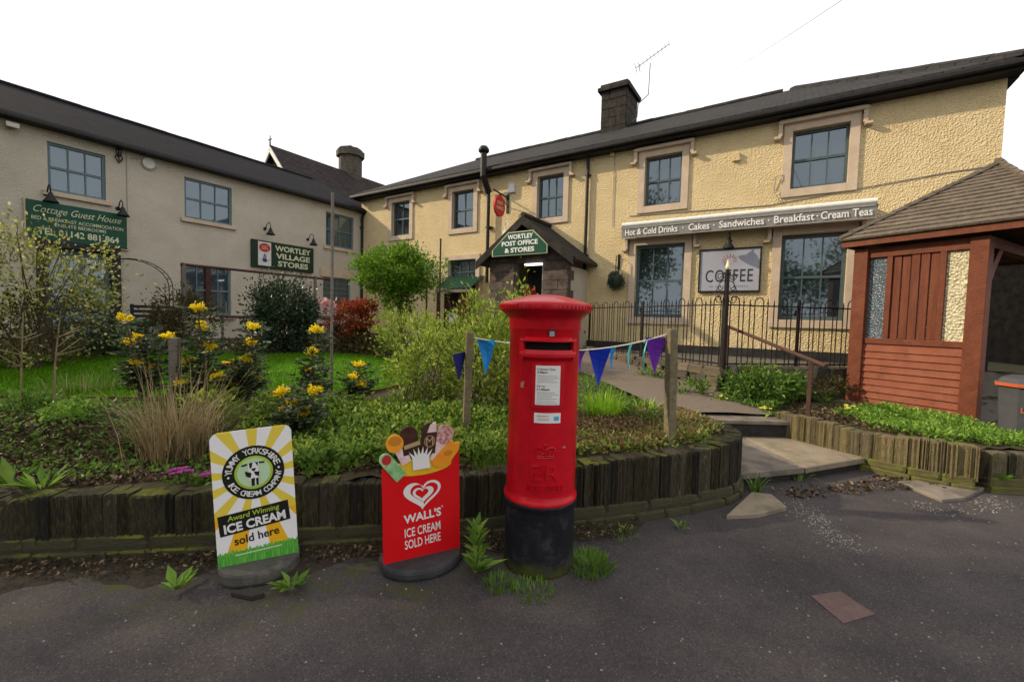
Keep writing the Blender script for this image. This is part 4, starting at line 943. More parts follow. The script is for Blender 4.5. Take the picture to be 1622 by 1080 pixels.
# ---- porch
PO = thing('porch', 'dark stone gabled entrance porch of the post office', 'porch', RW(-8.37, 0, 0), AR)
pd = 1.2; ex = 1.12
for s_ in (-1, 1):
    MB().box(min(s_ * ex, s_ * (ex - .2)), max(s_ * ex, s_ * (ex - .2)), -pd + .2, 0.01, .85, 2.85).build('side_wall', 'render_cream', PO)
MB().box(-ex + .03, -.36, -pd + .05, -pd + .25, .85, 3.1).box(.46, ex - .03, -pd + .05, -pd + .25, .85, 3.1).box(-.36, .46, -pd + .05, -pd + .25, 2.96, 3.2).prism([(-ex, 3.1), (ex, 3.1), (0, 3.85)], -pd + .05, -pd + .2).build('front_wall', 'mortar_grey', PO)
def block(x0, x1, z0, z1, y0=-pd, y1=-pd + .12):
    return MB().box(x0 + .006, x1 - .006, y0 + random.uniform(0, .008), y1, z0 + .006, z1 - .006, .004).build('stone', 'porch_stone', PO)
z = .87; i = 0
while z < 3.0:
    hh_ = .235
    if i % 2:
        for a, b in ((-ex, -.86), (-.86, -.36), (.46, .72), (.72, ex)): block(a, b, z, z + hh_)
    else:
        for a, b in ((-ex, -.66), (-.66, -.36), (.46, .88), (.88, ex)): block(a, b, z, z + hh_)
    MB().box(ex - .005, ex + .02, -pd + .01, -pd + (.34 if i % 2 else .18), z + .006, z + hh_ - .006).build('quoin', 'porch_stone', PO)
    z += hh_; i += 1
for a, b in ((-.4, .5),): block(a, b, 2.955, 3.2)
for a, b, c, d in ((-ex, -.4, 2.99, 3.2), (.5, ex, 2.99, 3.2), (-.85, 0, 3.2, 3.45), (0, .85, 3.2, 3.45), (-.45, .45, 3.45, 3.7)): block(a, b, c, d)
pr_ = MB()
za, ze_ = 4.05, 3.02; xe = 1.38
for s_ in (-1, 1):
    a = [(0, -pd - .22, za), (0, .02, za), (s_ * xe, .02, ze_), (s_ * xe, -pd - .22, ze_)]; b = [(x, y, z_ - .09) for x, y, z_ in a]; n = len(pr_.v); pr_.v += a + b
    pr_.f += [(n, n + 1, n + 2, n + 3), (n + 7, n + 6, n + 5, n + 4), (n, n + 3, n + 7, n + 4), (n + 3, n + 2, n + 6, n + 7)]
prf = pr_.build('roof', 'slate_right', PO)
for s_ in (-1, 1): MB().prism([(0, za + .01), (s_ * xe, ze_ + .01), (s_ * xe, ze_ - .2), (0, za - .2)], -pd - .26, -pd - .221).build('bargeboard', 'chimney_stone', prf)
MB().tube([(xe - .02, -pd - .2, ze_ - .05), (xe - .02, .0, ze_ - .05)], .045, 8).build('gutter', 'black_metal', prf)
MB().tube([(0, -pd - .24, za + .04), (0, .0, za + .04)], .06, 6).build('ridge', 'chimney_stone', prf)
dm = MB().box(-.36, .46, -.52, -.48, .88, 2.95).build('doorway', 'room_dark', PO)
MB().box(-.36, -.05, -.60, -.57, .9, 2.4).build('red_door', 'po_red', dm); MB().box(.425, .458, -pd + .06, -pd + .1, .9, 2.95).build('door_frame', 'blind', dm)
MB().box(-.08, .42, -.50 - .06, -.50 - .02, 1.2, 2.2).build('counter', 'blind', dm)
MB().box(-.40, .50, -pd + .12, -.4, .80, .93).build('threshold', 'flag_stone', PO)
tl = MB().tube([(-.02, -pd - .03, 2.9), (.46, -pd - .03, 2.9)], .028, 8).build('strip_light', 'tube_light'); tl.location = RW(-8.37, 0, 0); tl.rotation_euler.z = AR
tag(tl, 'white strip light at the head of the porch doorway', 'light')
ps = thing('porch_sign', 'green shaped post office and stores sign on the porch gable', 'sign', RW(-8.37, pd + .26, 0), AR)
ol = [(-.82, 3.13), (.70, 3.13), (.70, 3.32), (.32, 3.66), (-.36, 3.66), (-.82, 3.27)]
MB().prism(ol, -.03, .005).build('board', 'sign_green', ps)
MB().prism([(x * 1.035 - .002, 3.395 + (z - 3.395) * 1.07) for x, z in ol], -.02, .0).build('border', 'sign_cream', ps)
for t, z, w_, x in (('WORTLEY', 3.555, .72, -.02), ('POST OFFICE', 3.40, 1.02, -.04), ('& STORES', 3.235, .84, -.04)): text(ps, t, x, z, w_, .115, -.031, 'print_white', .03)
pl_ = thing('porch_finial_lamp', 'small pale bent lamp on the porch roof verge', 'lamp', RW(-8.95, pd + .1, 3.60), AR)
MB().tube([(0, 0, 0), (-.02, -.02, .3), (.06, -.05, .4), (.14, -.05, .28)], .014, 5).box(-.05, .09, -.06, .02, .02, .16).build('arm', 'cream_paint', pl_)
# ---- lean-to notice board with green sheet roof
ln = thing('notice_shelter', 'brown notice board under a green corrugated sheet roof beside the porch', 'notice board', RW(-11.0, 0, 0), AR)
cr = MB(); n = 40
for i in range(n + 1):
    x = -.95 + 1.4 * i / n; d = .018 * sin(i * 1.6); cr.v += [(x, 0.0, 2.83 + d), (x, -.62, 2.42 + d)]
for i in range(n): cr.f.append((2 * i, 2 * i + 1, 2 * i + 3, 2 * i + 2))
cr.build('sheet_roof', 'green_sheet', ln)
MB().box(-.93, .44, -.61, -.55, 2.30, 2.385).build('fascia', 'wood_grey', ln)
MB().box(-.9, -.84, -.58, -.52, .8, 2.35).box(.36, .42, -.58, -.52, .8, 2.35).build('frame_posts', 'frame_brown', ln)
MB().box(-.1, .36, -.5, -.46, 1.0, 2.3).build('board', 'notice_brown', ln); MB().box(-.84, -.1, -.3, -.26, .9, 2.3).build('back_panel', 'shelter_dark', ln)
MB().box(-.62, -.3, -.32, -.301, 1.35, 1.7).build('notice', 'paper', ln)

# ================================================================== PILLAR BOX
bx_, by_ = gz(852, 917).x + .015, gz(852, 917).y + .22
PB = thing('pillar_box', 'red cast iron pillar post box with black base standing on the road edge', 'post box', (bx_, by_, 0), 0)
FA = -pi / 2 - atan2(bx_, by_) * 1 + radians(7)       # angle of the front, seen square from the camera and turned a little
r0 = .220
MB().lathe([(.001, -.02), (.226, -.02), (.228, .02), (.223, .06), (.222, .38), (.224, .405), (.232, .418), (.232, .432), (.226, .44), (.001, .44)], 64).build('base', 'box_black', PB, smooth=True)
prof = [(.233, .4395), (.234, .45), (.229, .462), (.222, .47), (r0, .50), (r0 - .001, 1.0), (r0, 1.484), (.224, 1.490), (.226, 1.500), (.226, 1.545), (.229, 1.556), (.233, 1.563), (.241, 1.572), (.253, 1.582), (.268, 1.594), (.279, 1.604)]
MB().lathe(prof, 96).build('body', 'box_red', PB, smooth=True)
capo = MB().lathe([(.279, 1.604), (.287, 1.608), (.289, 1.614), (.289, 1.642), (.284, 1.651), (.276, 1.655), (.235, 1.667), (.17, 1.688), (.09, 1.704), (.03, 1.709), (.001, 1.710)], 96).build('cap', 'box_red', PB, smooth=True)
dn = MB()
for i in range(64):
    a = 2 * pi * i / 64; c, s_ = cos(a), sin(a); n = len(dn.v)
    for r in (.286, .294):
        for t in (-.006, .006):
            for z in (1.619, 1.637): dn.v.append((r * c - t * s_, r * s_ + t * c, z))
    dn.f += [tuple(n + k for k in q) for q in ((4, 6, 7, 5), (0, 4, 5, 1), (2, 3, 7, 6), (1, 5, 7, 3), (0, 2, 6, 4))]
dn.build('dentils', 'box_red', capo)
def onbox(r):
    def f(x, y, z):
        a = FA + x / r0; rr_ = r - y; return (rr_ * cos(a), rr_ * sin(a), z)
    return f
def patch(x0, x1, z0, z1, t0, t1, name, m, par=PB, nx=12):
    """curved panel: x along the circumference, t radial height"""
    mb = MB(); f = onbox(r0)
    for i in range(nx + 1):
        x = x0 + (x1 - x0) * i / nx
        for t, z in ((t0, z0), (t1, z0), (t1, z1), (t0, z1)): mb.v.append(f(x, -t, z))
    for i in range(nx):
        for k in range(4):
            k2 = (k + 1) % 4; mb.f.append((i * 4 + k, (i + 1) * 4 + k, (i + 1) * 4 + k2, i * 4 + k2))
    mb.f += [(0, 1, 2, 3), (nx * 4 + 3, nx * 4 + 2, nx * 4 + 1, nx * 4)]
    return mb.build(name, m, par)
ap_ = MB(); f = onbox(r0); n = 16
zs = [(1.445, .004), (1.43, .028), (1.418, .032), (1.418, .012)]
ho = MB()
for i in range(n + 1):
    x = -.165 + .33 * i / n
    for z, t in ((1.452, -.004), (1.446, .016), (1.432, .030), (1.424, .030), (1.424, -.004)): ho.v.append(f(x, -t, z))
for i in range(n):
    for k in range(4): ho.f.append((i * 5 + k, i * 5 + k + 1, (i + 1) * 5 + k + 1, (i + 1) * 5 + k))
ho.f += [(4, 3, 2, 1, 0), (n * 5, n * 5 + 1, n * 5 + 2, n * 5 + 3, n * 5 + 4)]
ap_o = ho.build('aperture_hood', 'box_red', PB)
lp = MB()
for i in range(n + 1):
    x = -.165 + .33 * i / n
    for z, t in ((1.372, -.004), (1.376, .022), (1.352, .030), (1.335, .030), (1.322, .018), (1.312, -.002)): lp.v.append(f(x, -t, z))
for i in range(n):
    for k in range(5): lp.f.append((i * 6 + k, i * 6 + k + 1, (i + 1) * 6 + k + 1, (i + 1) * 6 + k))
lp.f += [(5, 4, 3, 2, 1, 0), tuple(n * 6 + k for k in range(6))]
lp.build('aperture_lip', 'box_red', ap_o)
for s_ in (-1, 1): patch(s_ * .155 - .012, s_ * .155 + .012, 1.318, 1.448, -.004, .026, 'aperture_cheek', 'box_red', ap_o, 2)
patch(-.142, .142, 1.373, 1.425, -.004, .003, 'posting_slot', 'slot_black', ap_o)
tb = patch(-.006, .034, 1.462, 1.494, 0, .008, 'tab_holder', 'black_metal', PB, 3); patch(0, .028, 1.456, 1.486, .008, .010, 'tab', 'ink_grey', tb, 3)
dfr = patch(-.10, .105, .52, 1.30, -.002, .0022, 'door', 'box_red', PB)
nf = patch(-.090, .083, 1.035, 1.298, 0, .012, 'notice_frame', 'box_red', PB); pp = patch(-.070, .068, 1.055, 1.285, .012, .0145, 'notice', 'paper', nf)
def btext(s_, cx, cz, w_, h_, t, m, depth=.001, par=PB, bold=0): return text(par, s_, cx, cz, w_, h_, 0, m, bold, 0, depth, 'lettering', warp=onbox(r0 + t))
btext('Collection Times', -.012, 1.265, .10, .013, .0146, 'ink', par=pp); btext('5.00pm', -.033, 1.245, .055, .016, .0146, 'ink', par=pp, bold=.02)
btext('Saturday', -.038, 1.165, .045, .011, .0146, 'ink', par=pp); btext('11.45am', -.026, 1.147, .068, .015, .0146, 'ink', par=pp, bold=.02)
for z, w_ in ((1.225, .11), (1.213, .12), (1.201, .09), (1.189, .11), (1.127, .10), (1.115, .12), (1.103, .08), (1.09, .11), (1.076, .10), (1.064, .12)):
    patch(-.060, -.060 + w_, z - .0018, z + .0018, .0146, .0150, 'printed_line', 'ink_grey', pp, 6)
sk = patch(-.075, .083, .945, 1.005, .0022, .0036, 'sticker', 'paper', PB)
btext('PRIORITY', -.022, .986, .07, .010, .0037, 'ink_red', par=sk); btext('POSTBOX', -.022, .967, .07, .010, .0037, 'ink_grey', par=sk); patch(.040, .072, .960, .985, .0037, .0042, 'logo', 'ink_blue', sk, 3)
# cast cypher: crown, letters, words
def rel(pts, r=.0042, m='box_red', par=None, rr_=.005):
    f = onbox(r0 + .0065); return MB().tube([f(x, 0, z) for x, z in pts], rr_, 5).build('relief', m, par)
crn = rel([(-.052, .735), (.045, .735)], par=PB); crn.name = 'crown'
for pts in ([(-.052, .745), (-.045, .748), (.038, .748), (.045, .745)], [(-.045, .75), (-.062, .785), (-.05, .80), (-.028, .80), (-.004, .785)], [(.038, .75), (.055, .785), (.043, .80), (.021, .80), (-.004, .785)], [(-.004, .75), (-.004, .80), (-.004, .825)], [(-.014, .815), (.006, .815)], [(-.03, .77), (-.02, .76), (-.008, .77)], [(.022, .77), (.012, .76), (0, .77)]): rel(pts, par=crn)
btext('E', -.052, .645, .07, .10, .001, 'box_red', .009, bold=0); btext('R', .045, .645, .08, .10, .001, 'box_red', .009, bold=0); btext('II', -.003, .65, .022, .045, .001, 'box_red', .008)
for x in (-.088, -.018, .01, .082): pass
btext('POST', -.062, .555, .095, .034, .001, 'box_red', .007); btext('OFFICE', .060, .555, .115, .034, .001, 'box_red', .007)
wr = patch(.105, .125, .79, .80, 0, .004, 'lock_plate', 'wear', PB, 3); patch(-.172, -.150, 1.145, 1.175, 0, .0006, 'paint_chip', 'wear', PB, 3); patch(-.16, -.145, 1.165, 1.185, 0, .0006, 'paint_chip', 'wear', PB, 3)
MB().lathe([(.001, 0), (.014, 0), (.012, .006), (.001, .008)], 10).mesh('x', None)
rr_ = onbox(r0)

# ================================================================== ICE CREAM BOARDS
def board_frame(pl_px, pr_px, z):
    a = gz(*pl_px, z); b = gz(*pr_px, z); c = (a + b) / 2; return c, atan2(b.y - a.y, b.x - a.x), (b - a).length
def rrect(w_, h_, r, z0=0):
    p = []
    for cx, cz, a0 in ((w_ / 2 - r, h_ - r, 0), (-w_ / 2 + r, h_ - r, pi / 2)):
        for i in range(7): a = a0 + pi / 2 * i / 6; p.append((cx + r * cos(a), z0 + cz + r * sin(a)))
    return [(w_ / 2, z0)] + p + [(-w_ / 2, z0)]
# printed face of the first board: sunburst and grass, from the board's own coordinates
def sunburst():
    m = bpy.data.materials.new('sunburst'); m.use_nodes = True; nt = m.node_tree; b = nt.nodes['Principled BSDF']; b.inputs['Roughness'].default_value = .35
    t = nt.nodes.new('ShaderNodeTexCoord'); s_ = nt.nodes.new('ShaderNodeSeparateXYZ'); L_(nt, t.outputs['Object'], s_.inputs[0])
    def mth(op, a, b_=None, **k):
        n = nt.nodes.new('ShaderNodeMath'); n.operation = op
        for i, v in enumerate((a, b_)):
            if v is None: continue
            if isinstance(v, (int, float)): n.inputs[i].default_value = v
            else: L_(nt, v, n.inputs[i])
        return n.outputs[0]
    zc = mth('SUBTRACT', s_.outputs['Z'], .53); ang = mth('ARCTAN2', zc, s_.outputs['X']); w_ = mth('SINE', mth('MULTIPLY', ang, 13)); on = mth('GREATER_THAN', w_, .15)
    low = mth('LESS_THAN', s_.outputs['Z'], .30)
    nz = nt.nodes.new('ShaderNodeTexNoise'); nz.inputs['Scale'].default_value = 14; mp = nt.nodes.new('ShaderNodeMapping'); mp.inputs['Scale'].default_value = (9, 1, 1)
    L_(nt, t.outputs['Object'], mp.inputs[0]); L_(nt, mp.outputs[0], nz.inputs['Vector'])
    gr = mth('LESS_THAN', mth('SUBTRACT', s_.outputs['Z'], mth('MULTIPLY', nz.outputs['Fac'], .07)), .065)
    def mix(f_, a, c):
        x = nt.nodes.new('ShaderNodeMix'); x.data_type = 'RGBA'; L_(nt, f_, x.inputs[0])
        for k, v in ((6, a), (7, c)):
            if isinstance(v, tuple): x.inputs[k].default_value = (*v, 1)
            else: L_(nt, v, x.inputs[k])
        return x.outputs[2]
    ye = mix(low, (.72, .56, .06), (.80, .42, .01)); c = mix(on, (.80, .79, .80), ye)
    gc = nt.nodes.new('ShaderNodeValToRGB'); gc.color_ramp.elements[0].color = (.03, .24, .03, 1); gc.color_ramp.elements[1].color = (.16, .48, .06, 1); gc.color_ramp.elements[0].position = .3; gc.color_ramp.elements[1].position = .7
    L_(nt, nz.outputs['Fac'], gc.inputs['Fac']); c = mix(gr, c, gc.outputs['Color']); L_(nt, c, b.inputs['Base Color']); M['sunburst'] = m
sunburst()
c, rz, wd = board_frame((346, 905), (473, 879), .06)
Y1 = thing('ice_cream_board', 'yellow and white ice cream pavement sign with black round cow logo', 'pavement sign', (c.x, c.y, 0), rz)
hb = .80; TL = .055
lean = lambda o, q=-3.0: setattr(o, 'rotation_euler', (-.025, radians(q), 0)) or setattr(o, 'location', (0, 0, .07)) or o
bd = MB().prism(rrect(wd, hb, .045)[::-1], -.006, .006).build('board', 'sunburst', Y1); lean(bd)
kw = dict()
MB().disc(.0, .545, .158, .158, -.0085).build('logo_disc', 'print_black', bd); MB().disc(0, .545, .098, .098, -.011).build('logo_ring', 'print_lime', bd); MB().disc(0, .545, .085, .085, -.0135).build('logo_field', 'print_palegreen', bd)
def arctext(par, s_, cx, cz, r, a0, a1, h_, y, m, inside=False, bold=0.0):
    n = len(s_)
    for i, chh in enumerate(s_):
        if chh == ' ': continue
        a = a0 + (a1 - a0) * (i + .5) / n; V, F = text_mesh(chh, bold, 0, .5); mb = MB()
        wch = h_ * (.35 if chh in 'iIl·.' else .8)
        for p, q, k in V:
            x, z = p * wch, q * h_
            if inside: t = a + pi / 2; 
            else: t = a - pi / 2
            mb.v.append((cx + r * cos(a) + x * cos(t) - z * sin(t), y - (k + .5) * .001, cz + r * sin(a) + x * sin(t) + z * cos(t)))
        mb.f = F; mb.build('lettering', m, par)
arctext(bd, 'YUMMY YORKSHIRE', 0, .545, .127, radians(178), radians(14), .034, -.0095, 'print_white', bold=.012)
arctext(bd, 'ICE CREAM COMPANY', 0, .545, .127, radians(200), radians(356), .032, -.0095, 'print_white', True, bold=.012)
MB().disc(-.128, .535, .006, .006, -.0098).disc(.128, .552, .006, .006, -.0098).build('logo_dots', 'print_white', bd)
cw = MB().prism([(-.03, .60), (.028, .604), (.022, .56), (.026, .545), (.012, .48), (-.012, .478), (-.028, .52), (-.026, .555)], -.0155, -.0145); cw.build('cow_body', 'print_white', bd)
ck = MB()
for pts in ([(-.062, .598), (-.03, .604), (-.03, .594), (-.058, .588)], [(.058, .604), (.028, .606), (.028, .596), (.054, .594)], [(-.022, .604), (-.004, .606), (-.010, .575), (-.02, .572)], [(.008, .606), (.024, .604), (.02, .58)], [(-.045, .56), (-.012, .545), (-.018, .515), (-.04, .53)], [(.0, .552), (.028, .548), (.024, .52), (.006, .53)], [(-.016, .51), (.004, .515), (.0, .468), (-.014, .466)], [(.008, .51), (.022, .512), (.02, .47), (.01, .468)], [(-.012, .57), (.012, .572), (.006, .556), (-.006, .555)]): ck.prism(pts, -.0165, -.0157)
ck.build('cow_markings', 'print_black', bd)
TR = radians(7)
lb = MB().box(-.19, .17, -.0088, -.0065, -.06, .06).build('black_label', 'print_black', bd); lb.location = (0.0, 0, .272); lb.rotation_euler.y = -radians(4)
text(lb, 'Award Winning', -.012, .030, .265, .040, -.0089, 'print_lime', .012, depth=.001, shear=.1); text(lb, 'ICE CREAM', -.010, -.022, .315, .055, -.0089, 'print_white', .035, depth=.001)
sh_ = text(bd, 'sold here', -.005, 0, .23, .05, -.0066, 'print_black', .02, depth=.001); sh_.location = (0, 0, .165); sh_.rotation_euler.y = -radians(4)
MB().box(-.12, .12, -.0078, -.0066, .070, .0775).build('small_print', 'print_palegreen', bd)
def foot(par, m, w_, d_, h_, lab='base'):
    p = [];
    for i in range(17):
        a = pi + pi * i / 16; p.append((w_ / 2 * 1.04 * cos(a), .02 + d_ * sin(a)))
    p += [(w_ / 2 * 1.04, .12), (-w_ / 2 * 1.04, .12)]
    return MB().prism(p[::-1], 0.0, h_, 'z').build(lab, m, par, bev=.02)
foot(Y1, 'rubber_pale', wd, .17, .085)
c, rz, wd = board_frame((607, 897), (728, 869), .05)
Y2 = thing('ice_cream_board', 'red ice cream pavement sign with white heart logo and cut-out ices on top', 'pavement sign', (c.x, c.y, 0), rz)
W2b = wd; prf_ = [(W2b / 2, 0), (W2b / 2, .63), (W2b / 2 - .02, .645), (W2b / 2 - .05, .61), (.03, .60), (-.06, .60), (-W2b / 2 + .10, .61), (-W2b / 2 + .06, .645), (-W2b / 2 + .02, .63), (-W2b / 2, .58), (-W2b / 2, 0)]
bd = MB().prism(prf_[::-1], -.006, .006).build('board', 'walls_red', Y2); lean(bd, -1.2); bd.location = (0, 0, .055)
def shape(pts, y, m, name): return MB().prism(pts, y, y + .003).build(name, m, bd)
def rot(pts, a, cx, cz): return [(cx + x * cos(a) - z * sin(a), cz + x * sin(a) + z * cos(a)) for x, z in pts]
def bar(w_, h_, r=.02):
    return [(w_ / 2, -h_ / 2), (w_ / 2, h_ / 2 - r)] + [(w_ / 2 * cos(a), h_ / 2 - r + r * sin(a)) for a in np.linspace(.2, pi - .2, 7)] + [(-w_ / 2, h_ / 2 - r), (-w_ / 2, -h_ / 2)]
YB = -.0082
# pieces of ice cream: thick enough to stand above the board top
def ice(pts, m, y0=YB, name='ice_cream_cutout'): return MB().prism(pts[::-1], y0 - .002, .005).build(name, m, bd)
glow = [(.19 * cos(a), .575 + .055 * sin(a)) for a in np.linspace(0, 2 * pi, 24)]
MB().prism(glow[::-1], -.0078, -.0062).build('glow_print', 'print_yellow', bd)
sp = []
for i in range(13):
    a = -.75 + 1.5 * i / 12; r = .125 if i % 2 else .075; sp.append((r * sin(a) - .01, .575 + r * cos(a)))
MB().prism(([(-.06, .56)] + sp + [(.05, .56)])[::-1], -.0175, -.0155).build('splash', 'print_white', bd)
ice(rot(bar(.105, .17, .045), .16, -.075, .745), 'choc', -.0115); ice(rot(bar(.095, .19, .045), -.12, .045, .745), 'choc', -.012)
ice(rot([(-.05, -.012), (.05, -.012), (.05, .012), (-.05, .012)], .22, -.062, .715), 'choc_light', -.0145); ice(rot([(-.03, -.03), (.03, -.03), (.028, .03), (-.01, .02)], 0, .062, .81), 'wafer', -.0145)
text(bd, 'M', .048, .725, .045, .05, -.0142, 'choc_light', 0, depth=.001); MB().ring(.048, .725, .034, .036, .004, -.0146).build('seal', 'choc_light', bd)
ice([(-.165 + .052 * cos(a), .735 + .055 * sin(a)) for a in np.linspace(0, 2 * pi, 18)], 'orange_fruit', -.0118); ice(rot([(-.03, -.1), (.03, -.1), (.034, .0), (-.034, .0)], .42, -.135, .70), 'wafer', -.0110)
MB().disc(-.165, .75, .04, .028, -.0140).build('cup_mouth', 'orange_dark', bd)
ice(rot(bar(.075, .19, .037), .65, -.185, .60), 'mint', -.0125); MB().disc(-.215, .645, .028, .03, -.0150).build('fruit_bite', 'po_red', bd)
ice([(.145 + (.062 + .006 * sin(5 * a)) * cos(a), .755 + (.06 + .006 * cos(7 * a)) * sin(a)) for a in np.linspace(0, 2 * pi, 26)], 'pink_cream', -.0119); ice(rot([(-.038, .06), (.038, .06), (.01, -.09), (-.01, -.09)], -.55, .105, .68), 'wafer', -.0113)
ice(rot([(-.055, -.10), (-.02, -.115), (.02, -.10), (.05, -.02), (.045, .06), (.02, .10), (-.005, .075), (-.035, .08), (-.05, .0)], -.75, .165, .635), 'orange_fruit', -.0127); MB().disc(.165, .635, .028, .018, -.0152).build('ice_print', 'orange_dark', bd)
# heart mark
def heart(s_, n=48): return [(s_ * 16 * sin(t) ** 3 / 16, s_ * (13 * cos(t) - 5 * cos(2 * t) - 2 * cos(3 * t) - cos(4 * t)) / 16) for t in np.linspace(0, 2 * pi, n, endpoint=False)]
def heart_ring(cx, cz, so_, si, dx, y, sx=1.15):
    o_ = heart(so_); i_ = heart(si); mb = MB()
    for (a, b), (c_, d) in zip(o_, i_): mb.v += [(cx + a * sx, y, cz + b), (cx + dx + c_ * sx, y, cz + d + .004)]
    n = len(o_)
    for k in range(n):
        j = (k + 1) % n; mb.f.append((2 * k, 2 * k + 1, 2 * j + 1, 2 * j))
    return mb
heart_ring(.0, .405, .098, .073, .012, -.0075, 1.2).build('heart_mark', 'print_white', bd); heart_ring(.005, .402, .055, .034, -.008, -.0075, 1.2).build('heart_mark', 'print_white', bd)
def tilt(o, z): o.location = (0, 0, z); o.rotation_euler.y = -radians(2); return o
tilt(text(bd, "WALL'S", .0, 0, .235, .055, -.0064, 'print_white', .028, depth=.001), .265); MB().disc(.125, .298, .005, .005, -.0075).build('dot', 'wafer', bd)
tilt(text(bd, 'ICE CREAM', .0, 0, .225, .055, -.0064, 'print_white', .01, depth=.001), .178); tilt(text(bd, 'SOLD HERE', .0, 0, .225, .055, -.0064, 'print_white', .01, depth=.001), .105)
foot(Y2, 'rubber', wd, .19, .065)

# ================================================================== RAILING, LAMP POST, HANDRAIL
def railing(name, label, a, b, zb, n_units, taper=0.0):
    a = Vector((a[0], a[1], 0)); b = Vector((b[0], b[1], 0)); d = b - a; Ln = d.length
    t = thing(name, label, 'railing', a, atan2(d.y, d.x))
    MB().box(0, Ln, -.015, .015, zb + .05, zb + .075).build('bottom_rail', 'iron_black', t); MB().box(0, Ln, -.015, .015, zb + .98, zb + 1.0).build('top_rail', 'iron_black', t)
    u = Ln / n_units; r = .0085
    hp_ = MB(); w_ = u * .36
    arc = [(w_ / 2 * cos(q), 0, zb + 1.04 + w_ / 2 * sin(q) * 1.1) for q in np.linspace(pi, 0, 9)]
    hoop = MB().tube([(-w_ / 2, 0, zb)] + arc + [(w_ / 2, 0, zb)], r, 6).mesh('hoop', 'iron_black')
    barm = MB().tube([(0, 0, zb), (0, 0, zb + 1.03)], r, 6).tube([(0, 0, zb + 1.02), (0, 0, zb + 1.05), (0, 0, zb + 1.12)], .018, 6, .003).mesh('bar', 'iron_black')
    for i in range(n_units):
        put(hoop, 'hoop', t, (u * (i + .32), 0, 0)); put(barm, 'bar', t, (u * (i + .68), 0, 0)); put(barm, 'bar', t, (u * (i + .94), 0, 0), sc=(1, 1, .985))
    for x in (0, Ln / 2, Ln): MB().box(x - .018, x + .018, -.018, .018, zb - .1, zb + 1.10).build('post', 'iron_black', t)
    return t
railing('railing', 'black hoop-topped iron railing on the rubble wall beside the path', (3.30, 6.74), (1.84, 10.25), .87, 10)
railing('railing', 'black hoop-topped iron railing before the coffee windows towards the timber shelter', (3.36, 6.76), (5.9, 7.18), .87, 6)
lpx, lpy = 3.31, 6.70
lp_ = thing('lamp_post', 'short black iron post with scrollwork and cream candle bulb at the railing corner', 'lamp post', (lpx, lpy, .5))
MB().tube([(0, 0, 0), (0, 0, 1.86)], .035, 10).tube([(0, 0, 1.83), (0, 0, 1.86)], .05, 10).tube([(0, 0, 1.86), (0, 0, 1.9)], .03, 8).build('post', 'iron_black', lp_)
sc_ = MB()
def spiral(cx, cz, r0_, turns, a0, sx): return [(cx + sx * (r0_ * (1 - .75 * k / 22)) * cos(a0 + turns * 2 * pi * k / 22), 0, cz + (r0_ * (1 - .75 * k / 22)) * sin(a0 + turns * 2 * pi * k / 22)) for k in range(23)]
for sx in (-1, 1):
    for cx, cz, r_0, a0 in ((.11, 1.45, .075, 2.6), (.10, 1.80, .06, 3.4), (.105, 1.62, .045, 3.0)): sc_.tube(spiral(sx * cx, cz, r_0, 1.3 if r_0 > .05 else 1.0, a0, sx), .007, 5)
    sc_.tube([(sx * .03, 0, 1.52), (sx * .16, 0, 1.58), (sx * .10, 0, 1.70), (sx * .03, 0, 1.74)], .007, 5)
sc_.build('scrollwork', 'iron_black', lp_)
MB().lathe([(.001, 0), (.02, .0), (.032, .03), (.03, .06), (.012, .12), (.001, .16)], 10, (0, 0, 1.9)).build('candle_bulb', 'lamp_cream', lp_, smooth=True)
h1_ = gz(1148, 618, .46); h2_ = gz(1277, 697, .14)
hr = thing('handrail', 'sloping brown metal handrail on two posts beside the steps', 'handrail', (0, 0, 0))
t1 = Vector((h1_.x, h1_.y, 1.50)); t2 = Vector((h2_.x, h2_.y, 1.12)); dd = (t2 - t1)
MB().tube([(h1_.x, h1_.y, .38), t1], .030, 4).build('post', 'rust_brown', hr); MB().tube([(h2_.x, h2_.y, .1), t2], .030, 4).build('post', 'rust_brown', hr)
MB().tube([t1 - dd * .07 + Vector((0, 0, .02)), t2 + dd * .13 + Vector((0, 0, .02))], .026, 8).build('rail', 'rust_brown', hr)

# ================================================================== TIMBER SHELTER
A_ = gz(1534, 665, .44); B_ = gz(1353, 636, .45); e1 = (B_ - A_); e1.z = 0; Ls = e1.length; e1.normalize(); e2 = Vector((e1.y, -e1.x, 0))
SH = thing('timber_shelter', 'red stained timber shelter with hipped shingle roof, boarded side and open front', 'shelter', (A_.x, A_.y, 0), atan2(e2.y, e2.x))
# local x = along the front (right), y = back ; A at 0,0 ; B at 0,Ls
FW = 3.7; pw = .085; zt = 2.70; z0s = .36
for x, y in ((0, 0), (0, Ls), (FW, 0), (FW, Ls)): MB().box(x - pw, x + pw, y - pw, y + pw, z0s, zt).build('post', 'shelter_red', SH, bev=.006)
for _z in ((1.33, 1.41), (2.56, 2.70)): MB().box(-.05, .05, pw, Ls - pw, *_z).build('side_rail', 'shelter_red', SH, bev=.005)
ys = [pw, .31, .35, .95, .99, Ls - pw]
yr_g = (pw + .01, .30); yb_ = (.36, Ls - .36); yl_g = (Ls - .30, Ls - pw - .01)
for _y in (.30, Ls - .36): MB().box(-.045, .045, _y, _y + .06, 1.41, 2.56).build('mullion', 'shelter_red', SH)
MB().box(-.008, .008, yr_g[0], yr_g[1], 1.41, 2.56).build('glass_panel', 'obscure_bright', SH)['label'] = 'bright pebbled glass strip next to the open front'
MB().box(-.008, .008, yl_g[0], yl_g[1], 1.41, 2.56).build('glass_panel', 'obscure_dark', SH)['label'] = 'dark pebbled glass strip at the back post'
nb = 5
